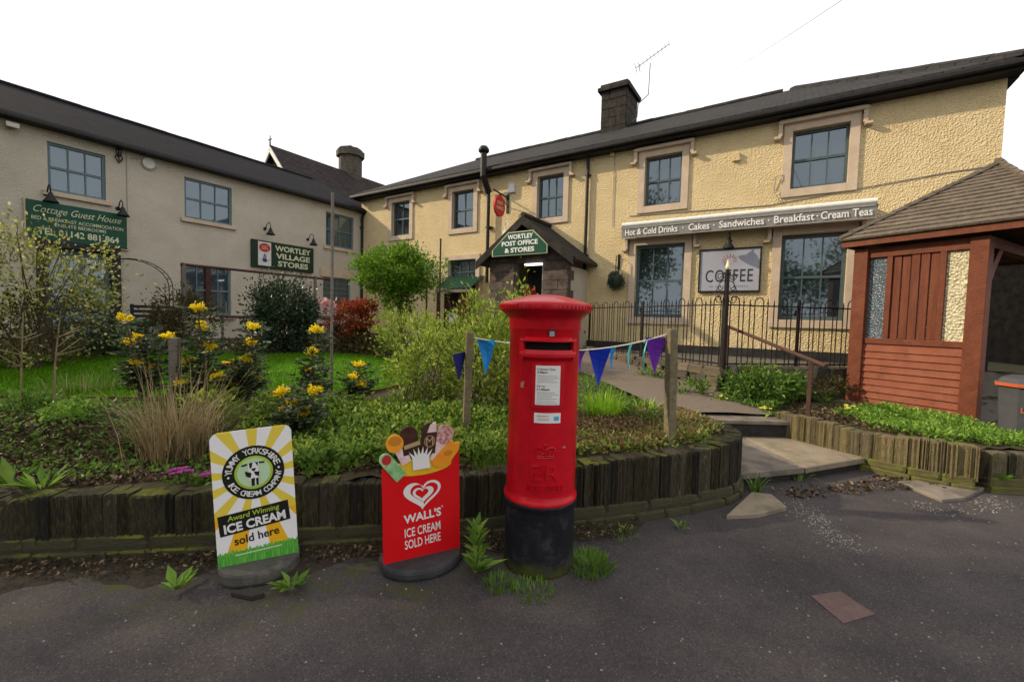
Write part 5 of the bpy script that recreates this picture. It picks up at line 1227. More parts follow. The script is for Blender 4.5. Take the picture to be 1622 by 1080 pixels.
for i in range(nb):
    a = yb_[0] + (yb_[1] - yb_[0]) * i / nb; b = yb_[0] + (yb_[1] - yb_[0]) * (i + 1) / nb
    MB().box(-.022 + random.uniform(-.008, .008), .012, a + .006, b - .006, 1.41, 2.56).build('board', 'shelter_board', SH, bev=.004)
nr = 9
for i in range(nr):
    z = .46 + (1.33 - .46) * i / nr; hh = (1.33 - .46) / nr
    y = pw
    while y < Ls - pw - .001:
        wv = min(random.uniform(.09, .16) if False else Ls - 2 * pw, Ls - pw - y)
        mb = MB(); mb.prism([(-.050 + random.uniform(-.003, .003), z - .012), (-.030, z - .012), (-.012, z + hh + .004), (-.024, z + hh + .004)], y, y + wv)
        mb.v = [(x, yy, zz) for x, yy, zz in mb.v]; mb.build('weatherboard', 'shelter_tile', SH); y += wv
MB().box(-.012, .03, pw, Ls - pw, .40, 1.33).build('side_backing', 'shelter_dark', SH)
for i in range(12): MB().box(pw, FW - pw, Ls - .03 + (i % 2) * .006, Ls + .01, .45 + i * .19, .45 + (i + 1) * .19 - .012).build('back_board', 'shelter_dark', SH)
MB().box(pw, FW - pw, Ls - .5, Ls - .04, .82, .87).build('bench_seat', 'shelter_red', SH)
for x in (.25, FW / 2, FW - .25): MB().box(x - .04, x + .04, Ls - .45, Ls - .08, .40, .82).build('bench_leg', 'shelter_red', SH)
for i in range(4): MB().box(pw, FW - pw, Ls - .12, Ls - .09, .95 + i * .12, .95 + i * .12 + .08).build('bench_slat', 'shelter_board', SH)
struct(MB().prism([(A_.x + e2.x * a + e1.x * b, A_.y + e2.y * a + e1.y * b) for a, b in ((-.15, -.15), (FW + .2, -.15), (FW + .2, Ls + .2), (-.15, Ls + .2))], .1, .452, 'z').build('shelter_floor', 'terrace'))
# braces and front beam
for x, s_ in ((pw, 1), (FW - pw, -1)):
    MB().prism([(x, 2.02), (x + s_ * .02, 2.02), (x + s_ * .12, 2.12), (x + s_ * .30, 2.36), (x + s_ * .52, 2.60), (x + s_ * .40, 2.62), (x, 2.22)], -.045, .045).build('brace', 'shelter_red', SH)
for _y in (0, Ls): MB().box(pw, FW - pw, _y - .06, _y + .06, 2.58, 2.71).build('beam', 'shelter_red', SH)
oh = .18; of = .69; ez = 2.73
X0, X1, Yf, Yb = -oh, FW + oh, -of, Ls + oh
fa = MB().box(X0 - .02, X0 + .02, Yf + .02, Yb - .02, ez, ez + .10).box(X0 - .02, X1 + .02, Yf - .02, Yf + .02, ez, ez + .10).box(X0 - .02, X1 + .02, Yb - .02, Yb + .02, ez, ez + .10).box(X1 - .02, X1 + .02, Yf + .02, Yb - .02, ez, ez + .10)
fa.build('fascia', 'shelter_red', SH)
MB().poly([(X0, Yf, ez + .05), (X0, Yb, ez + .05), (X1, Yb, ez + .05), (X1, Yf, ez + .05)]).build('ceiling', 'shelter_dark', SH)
kx = 2.04 - oh; zap = 4.02; ymid = (Yf + Yb) / 2; zlo = ez + .09
apx = (kx, ymid, zap); apx2 = (X1 - 2.04, ymid, zap)
corners = [(X0 - .05, Yf - .05), (X1 + .05, Yf - .05), (X1 + .05, Yb + .05), (X0 - .05, Yb + .05)]
faces = [(corners[3], corners[0], apx, apx), (corners[0], corners[1], apx2, apx), (corners[1], corners[2], apx2, apx2), (corners[2], corners[3], apx, apx2)]
rfo = MB(); rfo.v = [(*c_, zlo) for c_ in corners] + [apx, apx2]; rfo.f = [(3, 0, 4), (0, 1, 5, 4), (1, 2, 5), (2, 3, 4, 5), (0, 3, 2, 1)]
RO_ = rfo.build('roof', 'shingle', SH)
for (p, q, tq, tp) in faces:
    P_, Q_, TQ, TP = (Vector((*p, zlo)), Vector((*q, zlo)), Vector(tq), Vector(tp))
    nrm = (Q_ - P_).cross(TP - P_).normalized(); nC = 15
    if nrm.z < 0: nrm = -nrm
    for k in range(nC):
        f0, f1 = k / nC, min(1, (k + 1.25) / nC)
        a0, b0_, a1, b1_ = P_.lerp(TP, f0), Q_.lerp(TQ, f0), P_.lerp(TP, f1), Q_.lerp(TQ, f1)
        mb = MB(); o0, o1 = nrm * .032, nrm * .006; n = 10
        for i in range(n + 1):
            t = i / n; j = nrm * random.uniform(-.004, .004); lo_a = a0.lerp(b0_, t); hi_a = a1.lerp(b1_, t)
            mb.v += [lo_a + o0 + j, lo_a + nrm * .004, hi_a + o1]
        for i in range(n): mb.f += [(i * 3, (i + 1) * 3, (i + 1) * 3 + 2, i * 3 + 2), (i * 3 + 1, (i + 1) * 3 + 1, (i + 1) * 3, i * 3)]
        mb.build('shingle_course', 'shingle', RO_)
for c_, tp in ((corners[0], apx), (corners[3], apx), (corners[1], apx2), (corners[2], apx2)):
    a = Vector((*c_, zlo)); b = Vector(tp)
    for k in range(12): MB().tube([a.lerp(b, k / 12) + Vector((0, 0, .045)), a.lerp(b, (k + 1.1) / 12) + Vector((0, 0, .03))], .04, 5).build('hip_tile', 'shingle', RO_)
MB().tube([(kx - .1, ymid, zap + .04), (X1 - 1.9, ymid, zap + .04)], .05, 6).build('ridge', 'shingle', RO_)
# litter bin
bn = thing('litter_bin', 'dark grey octagonal litter bin with orange rim beside the timber shelter', 'litter bin', (5.80, 4.76, .40), -.82)
MB().lathe([(.001, .0), (.235, .0), (.265, .52), (.265, .545), (.001, .545)], 8, a0=pi / 8, a1=2 * pi + pi / 8).build('body', 'bin_grey', bn)
MB().lathe([(.28, .54), (.295, .545), (.295, .575), (.28, .58)], 8, a0=pi / 8, a1=2 * pi + pi / 8).build('rim', 'bin_orange', bn)
MB().lathe([(.285, .575), (.24, .635), (.16, .665), (.001, .672)], 8, a0=pi / 8, a1=2 * pi + pi / 8).build('lid', 'bin_grey', bn)
text(bn, 'LITTER', .02, .30, .19, .06, -.252, 'bin_orange', .02)

# ================================================================== POSTS AND BUNTING
def wpost(loc, top, w_, m, label, lean=(0, 0)):
    z0 = loc[2] - .1; o = MB().prism([(-w_, -w_), (w_, -w_), (w_, w_), (-w_, w_)], 0, top - z0, 'z').build('wooden_post', m, None, bev=.006)
    o.location = (loc[0], loc[1], z0); o.rotation_euler = (lean[0], lean[1], .3); return tag(o, label, 'post')
pR = gz(1061, 702, .5); pL = dep(738, 655, 3.72); pG = gz(278, 650, .62)
wpost((pR.x, pR.y, .5), 1.50, .038, 'wood_post', 'mossy timber post in the dry bed carrying the end of the bunting', (0, -.03))
wpost((pL.x, pL.y, .50), 1.43, .030, 'wood_post', 'thin timber stake in front of the pale green shrub carrying bunting', (0, .02))
wpost((pG.x, pG.y, .62), 1.30, .036, 'wood_grey', 'weathered grey timber post among the yellow flowering plants', (0, .0))
sA = Vector((pL.x, pL.y, 1.39)); sB = Vector((pR.x - .02, pR.y, 1.47))
strp = [sA.lerp(sB, t) + Vector((0, 0, -.14 * 4 * t * (1 - t) * (.7 if t < .5 else 1))) for t in np.linspace(0, 1, 24)]
bt = thing('bunting', 'string of blue, purple and turquoise triangular flags between the timber posts behind the post box', 'bunting', (0, 0, 0))
MB().tube(strp + [sB + Vector((.06, .05, -.05)), sB + Vector((.10, .15, -.12))], .006, 5).build('string', 'string', bt)
def flagp(px, m, yaw, w_=.19, h_=.31, curl=.02):
    u = (px - 738) / (1050 - 738); i = min(22, max(0, int(u * 23))); p = strp[i].lerp(strp[i + 1], u * 23 - i) if 0 <= u <= 1 else (sA if u < 0 else sB)
    c_, s_ = cos(yaw), sin(yaw); mb = MB(); n = 6
    for k in range(n + 1):
        t = k / n; ww = w_ / 2 * (1 - t); bend = curl * sin(t * 3)
        mb.v += [(p.x - ww * c_ - bend * s_, p.y - ww * s_ + bend * c_, p.z - t * h_), (p.x - bend * 1.6 * s_, p.y + bend * 1.6 * c_, p.z - t * h_), (p.x + ww * c_ - bend * s_, p.y + ww * s_ + bend * c_, p.z - t * h_)]
    for k in range(n): mb.f += [(k * 3, k * 3 + 1, k * 3 + 4, k * 3 + 3), (k * 3 + 1, k * 3 + 2, k * 3 + 5, k * 3 + 4)]
    return mb.build('flag', m, bt)
flagp(766, 'flag_sky', -.5, .19, .31); flagp(940, 'flag_blue', -.1, .2, .33); flagp(962, 'flag_sky', 1.1, .19, .22); flagp(988, 'flag_cyan', 1.15, .17, .24); flagp(1012, 'flag_cyan', 1.3, .17, .30); flagp(1026, 'flag_purple', .1, .2, .32); flagp(913, 'flag_purple', .9, .15, .2)
for off, m, yw in ((Vector((-.06, -.04, -.15)), 'flag_navy', .9), (Vector((.085, .1, -.08)), 'flag_navy', 1.2)):
    p = (sA if off.x < 0 else sB) + off; c_, s_ = cos(yw), sin(yw)
    MB().poly([(p.x - .085 * c_, p.y - .085 * s_, p.z), (p.x + .085 * c_, p.y + .085 * s_, p.z + .02), (p.x, p.y, p.z - .24)]).build('flag', m, bt)
# pole and pergola frame on the lawn
pp_ = gz(525, 612, .78)
tag(MB().tube([(pp_.x, pp_.y, .68), (pp_.x + .004, pp_.y, 2.83)], .016, 8).build('garden_pole', 'wood_grey'), 'tall thin bare pole standing at the lawn edge', 'pole')
pgA = dep(291, 419, 8.5); pgB = pgA - dL * 3.25
pg = thing('pergola_frame', 'thin dark pergola frame of poles on the lawn before the cream house', 'pergola', (0, 0, 0))
MB().tube([pgA - dL * -.05, pgB], .030, 6).build('beam', 'frame_brown', pg)
for q in (0.0, .86): p = pgA.lerp(pgB, q); MB().tube([(p.x, p.y, .75), (p.x, p.y, p.z)], .036, 6).build('post', 'wood_grey', pg)
lrA = pgA + Vector((.35, .5, 0)); lrB = pgB + Vector((.2, .2, 0))
lf = thing('garden_rail', 'low dark timber rail behind the lawn before the cream house', 'rail', (0, 0, 0))
MB().tube([(lrA.x, lrA.y, 1.45), (lrB.x, lrB.y, 1.45)], .03, 5).build('rail', 'frame_brown', lf)
for q in (.02, .35, .68, .98): MB().tube([(lrA.x + (lrB.x - lrA.x) * q, lrA.y + (lrB.y - lrA.y) * q, .75), (lrA.x + (lrB.x - lrA.x) * q, lrA.y + (lrB.y - lrA.y) * q, 1.45)], .025, 5).build('post', 'wood_grey', lf)
lf2 = thing('garden_bench', 'dark slatted bench by the cream house wall near the rose arch', 'bench', LW(-6.35, .75, .82), AL)
MB().box(-.45, .55, -.2, .2, .40, .44).build('seat', 'bench_dark', lf2)
for i in range(3): MB().box(-.45, .55, .18, .21, .55 + i * .11, .62 + i * .11).build('back_slat', 'bench_dark', lf2)
for x in (-.42, .50):
    for y in (-.17, .17): MB().box(x - .025, x + .025, y - .025, y + .025, 0, .86 if y > 0 else .42).build('leg', 'bench_dark', lf2)
ar = thing('rose_arch', 'thin black wire rose arch against the cream house wall', 'arch', LW(-6.72, .55, .85), AL)
for y in (0, .22):
    MB().tube([(-.75, y, 0), (-.75, y, 1.25)] + [(.75 * -cos(a), y, 1.25 + .62 * sin(a)) for a in np.linspace(.15, pi - .15, 14)] + [(.75, y, 1.25), (.75, y, 0)], .011, 5).build('hoop', 'iron_black', ar)
ru = MB()
for a in np.linspace(0.1, pi - .1, 12): ru.tube([(.75 * -cos(a), 0, 1.25 + .62 * sin(a)), (.75 * -cos(a), .22, 1.25 + .62 * sin(a))], .006, 4)
ru.build('cross_wires', 'iron_black', ar)
for i, (px, py, y) in enumerate(((698, 378, 8.6), (676, 450, 8.6))):
    p = dep(px, py, y); tag(MB().tube([(p.x, p.y, .75), (p.x, p.y, p.z)], .018, 5).build('garden_stake', 'rust_brown'), ('tall dark stake at the right edge of the round climber', 'shorter dark stake behind the trunk of the round climber')[i], 'stake')
# iron access cover in the asphalt
cv = [gz(u, v) for u, v in ((1284, 944), (1331, 937), (1386, 973), (1336, 988))]
tag(flag([(p.x, p.y) for p in cv], -.01, .006, 'access_cover', '', 'cover', .002), 'small square reddish access cover set in the asphalt', 'access cover')
pt_ = [gz(u, v) for u, v in ((365, 945), (398, 936), (420, 946), (398, 952))]
sh = MB().prism([(p.x, p.y) for p in pt_][::-1], .0, .03, 'z').build('slate_shard', 'riser_dark', None, bev=.006); tag(sh, 'small dark slate shard in front of the yellow ice cream sign', 'slate')

# ================================================================== PLANTS
def plant(name, label, cat, loc, group=None): return thing(name, label, cat, loc, 0, group)
def stems(par, n, base_r, c, r, m, r0_=.012, curve=.3, seed=0, zbase=0.0):
    mb = MB()
    for i in range(n):
        a = random.uniform(0, 2 * pi); b = Vector((base_r * cos(a), base_r * sin(a), zbase - .05)); d = Vector((random.gauss(0, .45), random.gauss(0, .45), random.uniform(-.3, .9)))
        e_ = Vector((c[0] + d.x * r[0], c[1] + d.y * r[1], c[2] + d.z * r[2])); md = b.lerp(e_, .5) + Vector((random.uniform(-1, 1), random.uniform(-1, 1), .4)) * curve * .3
        mb.tube([b, b.lerp(md, .6), md, e_], r0_, 5, r0_ * .35)
    return mb.build('stems', m, par)
# pale blossom shrub by the guest house
p = plant('blossom_shrub', 'large twiggy shrub covered in pale yellow-green blossom before the guest house door', 'shrub', (-6.35, 5.7, h1(-6.35, 5.7)))
stems(p, 34, .22, (0, 0, 1.05), (1.0, .8, 1.1), 'bark', .011, .5)
foliage(p, 4600, (0, 0, 1.02), (1.08, .85, 1.0), .05, 'leaf_blossom', .55, 75, .14, .35)
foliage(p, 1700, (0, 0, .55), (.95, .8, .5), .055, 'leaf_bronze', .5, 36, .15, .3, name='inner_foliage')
p = plant('evergreen_bush', 'bronze-green dense bush against the cream wall beside the rose arch', 'bush', (-6.55, 8.55, h1(-6.55, 8.55)))
stems(p, 10, .15, (0, 0, .55), (.5, .5, .5), 'bark'); foliage(p, 4600, (.0, 0, .55), (.62, .5, .60), .06, 'leaf_bronze', .5, 50, .15, .45, zmin=.02)
p = plant('evergreen_bush', 'dark glossy evergreen bush behind the lawn below the stores sign', 'bush', (-4.05, 7.65, h1(-4.05, 7.65)))
stems(p, 10, .12, (0, 0, .6), (.4, .4, .6), 'bark'); foliage(p, 10000, (0, 0, .66), (.56, .5, .70), .055, 'leaf_dark', .55, 130, .14, .25, zmin=.02)
p = plant('evergreen_bush', 'low dark hedge plants at the foot of the pale blossom shrub', 'bush', (-6.1, 6.4, h1(-6.1, 6.4)))
stems(p, 6, .2, (0, 0, .25), (.8, .3, .2), 'bark'); foliage(p, 2600, (0.1, 0, .28), (1.1, .35, .28), .055, 'leaf_dark', .55, 40, .15, .4, zmin=.01)
p = plant('red_shrub', 'red-leaved shrub behind the lawn near the house corner', 'shrub', (-3.2, 8.4, h1(-3.2, 8.4)))
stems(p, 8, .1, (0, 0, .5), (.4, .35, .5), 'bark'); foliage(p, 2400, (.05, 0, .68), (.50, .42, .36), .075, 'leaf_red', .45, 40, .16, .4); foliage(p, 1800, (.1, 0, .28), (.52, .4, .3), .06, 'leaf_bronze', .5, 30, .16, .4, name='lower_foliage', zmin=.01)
foliage(p, 160, (-.36, -.1, .92), (.16, .12, .09), .07, 'petal_pink', .8, 8, .3, .2, name='pink_blossom')
# round climber on a post
p = plant('climber_tree', 'round green climber on a stout trunk before the yellow house', 'tree', (-2.12, 8.25, h1(-2.12, 8.25)))
tr = MB()
for i in range(9):
    a = i * .7; tr.tube([(.07 * cos(a), .07 * sin(a), -.05), (.05 * cos(a + 1), .05 * sin(a + 1), .5), (.08 * cos(a + 2), .08 * sin(a + 2), 1.0), (.35 * cos(a), .3 * sin(a), 1.5)], .035, 6, .015)
tr.build('trunk', 'bark', p)
foliage(p, 10500, (-.03, 0, 1.58), (.76, .6, .50), .062, 'leaf_tree', .5, 100, .15, .35, name='crown'); foliage(p, 900, (-.1, 0, 1.0), (.28, .25, .4), .055, 'leaf_tree', .5, 16, .2, .2, name='hanging_shoots')
foliage(p, 260, (.75, .05, 1.45), (.16, .14, .34), .05, 'leaf_tree', .5, 10, .3, .3, name='foliage')
# leafy pale shrub beside the post box, in two masses
p = plant('pale_shrub', 'big pale green leafy shrub directly behind the post box and bunting stake', 'shrub', (-.22, 4.35, h1(-.22, 4.35)))
stems(p, 44, .25, (0, 0, .7), (.5, .4, .75), 'bark', .007, .4)
foliage(p, 3900, (0.02, 0, .62), (.48, .40, .68), .055, 'leaf_light', .42, 60, .12, .3, up=.7); foliage(p, 260, (.28, .05, 1.10), (.12, .1, .26), .045, 'leaf_light', .45, 10, .3, .3, name='foliage')
p = plant('pale_shrub', 'pale green leafy shrub between the lawn and the bunting stake', 'shrub', (-.88, 4.45, h1(-.88, 4.45)))
stems(p, 36, .25, (0, 0, .5), (.45, .4, .6), 'bark', .007, .4)
foliage(p, 2900, (.04, 0, .42), (.42, .36, .54), .052, 'leaf_light', .42, 46, .13, .3, up=.7)
p = plant('pale_shrub', 'loose light green shrub at the trunk of the round climber', 'shrub', (-1.75, 7.2, h1(-1.75, 7.2)))
stems(p, 14, .2, (0, 0, .4), (.5, .4, .5), 'bark', .010, .4); foliage(p, 3600, (.1, 0, .42), (.75, .5, .48), .055, 'leaf_light', .45, 60, .14, .3, up=.7)
p = plant('pale_shrub', 'light green shrub in front of the green roofed notice board', 'shrub', (-.75, 7.6, h1(-.75, 7.6)))
stems(p, 14, .2, (0, 0, .5), (.5, .4, .5), 'bark', .010, .4); foliage(p, 4200, (.1, 0, .58), (.8, .5, .62), .055, 'leaf_light', .45, 60, .14, .3, up=.7)
# yellow flowering evergreens
def mahonia(label, base_px, d, heads, seed):
    b = dep(base_px[0], base_px[1], d); zb = h1(b.x, b.y); root = plant('yellow_flowering_shrub', label, 'shrub', (b.x, b.y, zb), 'yellow flowering shrubs in the bed')
    st_ = MB(); LV = []; LD = []; 
    for i, (u, v) in enumerate(heads):
        p = dep(u, v, d + random.uniform(-.18, .18)) - Vector((b.x, b.y, zb)); q = Vector((p.x * .35 + random.uniform(-.04, .04), p.y * .3, max(.03, p.z * .45)))
        st_.tube([(p.x * .12, p.y * .1, -.05), q, p], .010, 5, .006)
        for k in range(11):
            t = .30 + .68 * k / 10; o_ = q.lerp(p, max(0, (t - .45) / .55)) if t > .45 else Vector((0, 0, 0)).lerp(q, t / .45)
            for j in range(3):
                a = random.uniform(0, 2 * pi); dr = Vector((cos(a), sin(a), random.uniform(-.15, .5))); ln_ = random.uniform(.10, .19)
                for m_ in range(5):
                    pos = o_ + dr * ln_ * (.25 + .17 * m_); sd = Vector((-sin(a), cos(a), .15))
                    for s_ in (-1, 1): LV.append(pos[:]); LD.append((sd * s_ + dr * .5)[:])
        # flower head of many short yellow spikes
        n = 130; dirs = rng.normal(size=(14, 3)); dirs[:, 2] = np.abs(dirs[:, 2]) * .9 + .15; dirs /= np.linalg.norm(dirs, axis=1)[:, None]; kk = rng.integers(0, 14, n); tt = rng.random(n)
        P = np.array(p[:]) + dirs[kk] * (tt * .062)[:, None] + rng.normal(size=(n, 3)) * .008; V, F = blades(P, dirs[kk] + rng.normal(size=(n, 3)) * .8, .024, .8, .4)
        o = bpy.data.objects.new('flower_head', fast_mesh('flower_head', V, F, 'petal_yellow')); col.objects.link(o); o.parent = root
    st_.build('stems', 'bark', root); n = len(LV)
    V, F = blades(np.array(LV), np.array(LD), .05 * (.7 + .6 * rng.random(n)), .5, .3, np.tile([0, 0, 1.], (n, 1)) + rng.normal(size=(n, 3)) * .5)
    o = bpy.data.objects.new('foliage', fast_mesh('foliage', V, F, 'leaf_mahonia')); col.objects.link(o); o.parent = root
    return root
mahonia('dark evergreen with yellow flower heads right beside the grey timber post', (322, 655), 4.0, [(313, 490), (318, 520), (332, 552), (300, 575), (345, 600), (322, 625), (290, 610)], 1)
mahonia('dark evergreen with yellow flower heads between the grey post and the slender tall one', (385, 650), 4.1, [(401, 520), (396, 546), (363, 580), (392, 570), (405, 600), (372, 612), (355, 635)], 2)
mahonia('slender upright evergreen with yellow flowers next to the tall bare pole', (494, 655), 4.2, [(501, 525), (494, 560), (488, 590), (502, 615), (485, 620)], 3)
mahonia('low evergreen with yellow flower heads behind the yellow ice cream sign', (470, 700), 3.5, [(446, 624), (465, 641), (482, 657), (498, 622), (450, 655)], 4)
mahonia('sparse evergreen with yellow flower heads behind the dry grass clump', (225, 650), 4.0, [(197, 508), (220, 538), (205, 545), (266, 536), (240, 585), (215, 575)], 5)
mahonia('small evergreen with single yellow flower head at the left side of the pale shrub', (566, 640), 4.4, [(568, 580), (560, 600), (572, 612)], 6)
# dry grass clump and brambles
b = gz(222, 745, .44); p = plant('dry_grass', 'clump of straw-coloured dead grass and stalks behind the dark wall', 'dry grass', (b.x, b.y + .35, h1(b.x, b.y + .35)))
strands(p, 420, (0, 0, -.03), .22, .62, .008, 'straw', .75, 'blades', 4, .6); strands(p, 60, (0, 0, -.03), .25, .95, .008, 'straw', .5, 'tall_stalks', 4, .4); strands(p, 46, (0, 0, -.03), .35, .95, .007, 'straw', 1.25, 'leaning_stalks', 3, .35); strands(p, 260, (0.05, .1, -.03), .35, .38, .008, 'leaf_litter', .9, 'low_stalks', 4, .7)
for i, (u, lab) in enumerate(((33, 'tall dry leaning stem in the bed in front of the blossom shrub, nearer the road'), (86, 'tall dry upright stem in the bed in front of the blossom shrub'))):
    b = gz(u, 665, .6); q = plant('dry_stem', lab, 'dry stem', (b.x, b.y, h1(b.x, b.y)))
    MB().tube([(0, 0, -.05), (.02, 0, .4), (.05 + .03 * i, 0, .85)], .009, 5, .004).build('stalk', 'twig_tan', q)
    w2 = MB()
    for k in range(7): a = random.uniform(0, 6.28); z = random.uniform(.3, .8); w2.tube([(.05 * z * 1.1, 0, z), (.03 + .16 * cos(a), .16 * sin(a), z + random.uniform(.02, .16))], .004, 4)
    w2.build('twigs', 'twig_tan', q)
# day lily and neighbours
b = gz(955, 668, .5); p = plant('day_lily', 'clump of bright green strap leaves right of the post box', 'plant', (b.x, b.y, h1(b.x, b.y) - .02)); strands(p, 300, (0, 0, 0), .17, .40, .018, 'leaf_lily', .75, 'leaves', 4, .7)
b = gz(1022, 655, .5); p = plant('day_lily', 'small sparse clump of strap leaves between lily and timber post', 'plant', (b.x, b.y, h1(b.x, b.y) - .02)); strands(p, 46, (0, 0, 0), .09, .34, .014, 'leaf_lily', .95, 'leaves', 4, .8)
p = plant('low_evergreen', 'low dark green mound beside the timber post', 'plant', (1.28, 4.35, h1(1.28, 4.35))); stems(p, 6, .08, (0, 0, .1), (.2, .2, .1), 'bark', .006, .1); foliage(p, 1100, (0, 0, .08), (.30, .22, .12), .03, 'leaf_mid', .5, 26, .18, .3, zmin=-.02)
# flowers
def flower_clump(name, label, px, z, n, m, r, size, hgt, leafn=60, leaf='leaf_mid', group=None, lsize=.06):
    b = gz(px[0], px[1], z); zb = h1(b.x, b.y); p = plant(name, label, 'flower', (b.x, b.y, zb), group)
    P = np.column_stack([rng.normal(size=leafn) * r * .5, rng.normal(size=leafn) * r * .5, np.zeros(leafn) + .005]); D = rng.normal(size=(leafn, 3)); D[:, 2] = np.abs(D[:, 2]) * .8 + .2
    V, F = blades(P, D, lsize * (.7 + .6 * rng.random(leafn)), .5, .3); o = bpy.data.objects.new('leaves', fast_mesh('leaves', V, F, leaf)); col.objects.link(o); o.parent = p
    for i in range(n):
        c_ = np.array([random.gauss(0, r * .45), random.gauss(0, r * .45), hgt * random.uniform(.7, 1.1)]); k = 6; a = np.arange(k) * 2 * pi / k + random.random()
        V, F = blades(np.tile(c_, (k, 1)), np.column_stack([np.cos(a), np.sin(a) - .4, np.full(k, .35)]), size, .9, .2, np.tile([0, -.5, 1.], (k, 1)))
        o = bpy.data.objects.new('blossom', fast_mesh('blossom', V, F, m)); col.objects.link(o); o.parent = p
    return p
flower_clump('primrose', 'clump of magenta primroses on the dark wall beside the yellow ice cream sign', (292, 756), .42, 15, 'petal_magenta', .10, .022, .07)
flower_clump('primrose', 'second small clump of magenta primroses tucked behind the yellow ice cream sign', (328, 760), .42, 9, 'petal_magenta', .05, .022, .06)
flower_clump('grape_hyacinth', 'patch of violet-blue flowers behind the yellow ice cream sign', (512, 700), .48, 22, 'petal_violet', .10, .016, .10, 50, 'leaf_weed')
flower_clump('primrose', 'cream primroses at the left side of the post box', (770, 705), .47, 9, 'petal_cream', .12, .022, .09, 60)
flower_clump('primrose', 'cream primroses behind the red ice cream sign', (742, 720), .46, 6, 'petal_cream', .09, .02, .08, 50)
for i, (u, v, lab) in enumerate(((1172, 628, 'yellow primroses at the foot of the railing corner post'), (1140, 636, 'yellow primroses at the rubble wall foot by the path'), (1212, 648, 'lime and yellow primroses before the evergreen shrub'), (1292, 636, 'cream primroses beside the lower handrail post'), (1340, 655, 'yellow primroses on the tan wall left of the shelter'))):
    flower_clump('primrose', lab, (u, v), .42, 7, 'petal_lemon' if i != 3 else 'petal_cream', .13, .03, .12, 130, 'leaf_weed', None, .09)
b = gz(1222, 640, .45); p = plant('evergreen_shrub', 'low glossy evergreen shrub between the two handrail posts', 'shrub', (b.x + .1, b.y + .35, h1(b.x, b.y + .3))); stems(p, 8, .12, (0, 0, .2), (.4, .3, .25), 'bark', .008, .2); foliage(p, 2600, (0, 0, .24), (.52, .34, .24), .075, 'leaf_mid', .38, 40, .17, .4)
b = gz(1320, 640, .45); p = plant('low_evergreen', 'dark tangled plant between the lower handrail post and the shelter', 'plant', (b.x, b.y + .3, h1(b.x, b.y + .3))); stems(p, 14, .12, (0, 0, .15), (.4, .25, .25), 'bark', .006, .3); foliage(p, 900, (0, 0, .16), (.45, .28, .2), .05, 'leaf_bronze', .45, 26, .18, .3)
for i, (u, v, lab) in enumerate(((985, 560, 'ivy-like plant on the rubble wall below the bunting'), (1030, 590, 'trailing green plant on the rubble wall by the timber post'), (1090, 612, 'small green plant growing at the rubble wall foot'))):
    b = gz(u, v + 8, .66 - .07 * i); p = plant('wall_plant', lab, 'plant', (b.x, b.y, b.z - .02)); stems(p, 5, .05, (0, 0, .08), (.15, .1, .1), 'bark', .004, .1); foliage(p, 420, (0, 0, .09), (.24, .16, .12), .045, 'leaf_mid', .6, 16, .2, .3)
mix_ = [((600, 690), 'leaf_light', .17, .16, 'lime green leafy clump left of the red ice cream sign'), ((655, 660), 'leaf_cover', .22, .2, 'mid green leafy clump behind the red ice cream sign'), ((560, 735), 'leaf_weed', .16, .13, 'fresh green clump on the wall between the two ice cream signs'), ((705, 720), 'leaf_light', .15, .14, 'yellow-green clump above the red ice cream sign'), ((770, 735), 'grass_wild', .14, .13, 'grassy clump on the wall at the left of the post box'), ((330, 690), 'leaf_light', .2, .22, 'yellow-green leafy clump above the yellow ice cream sign'), ((300, 660), 'leaf_light', .15, .25, 'yellow-green shoots beside the grey timber post'), ((520, 740), 'leaf_mid', .17, .12, 'dark green clump at the right edge of the yellow ice cream sign'), ((430, 690), 'leaf_cover', .18, .16, 'pale leafy clump under the low yellow flowers'), ((120, 700), 'leaf_weed', .2, .1, 'low green clump left of the dry grass'), ((45, 690), 'leaf_mid', .2, .12, 'dark green clump under the leaning dry stem'), ((640, 735), 'leaf_mid', .18, .12, 'dark leafy clump just above the wall behind the red sign')]
for i, ((u, v), m, r_b, hg, lab) in enumerate(mix_):
    b = gz(u, v, .45); z = h1(b.x, b.y); p = plant('leafy_clump', lab, 'plant', (b.x, b.y, z)); stems(p, 10, r_b * .4, (0, 0, hg * .6), (r_b * .7, r_b * .7, hg * .6), 'stem_green', .004, .1)
    if m == 'grass_wild': strands(p, 260, (0, 0, -.02), r_b, .17, .006, m, .7, 'blades', 3, .5)
    else: foliage(p, 520, (0, 0, hg * .55), (r_b, r_b * .8, hg * .75), random.choice((.035, .045, .055)), m, random.choice((.4, .55, .7)), 22, .2, .35, up=.7, zmin=-.02)
for lab, (u, v) in (('thin grass in the bed before the lawn edging', (130, 650)), ('thin grass around the foot of the grey timber post', (270, 690)), ('thin grass behind the yellow ice cream sign', (370, 680))):
    b = gz(u, v, .5); p = plant('grass_clump', lab, 'grass', (b.x, b.y, h1(b.x, b.y))); strands(p, 240, (0, 0, -.02), .3, .26, .006, 'grass_wild', .6, 'blades', 3, .4); strands(p, 60, (0, 0, -.02), .3, .32, .006, 'straw', .8, 'dry_blades', 3, .4)
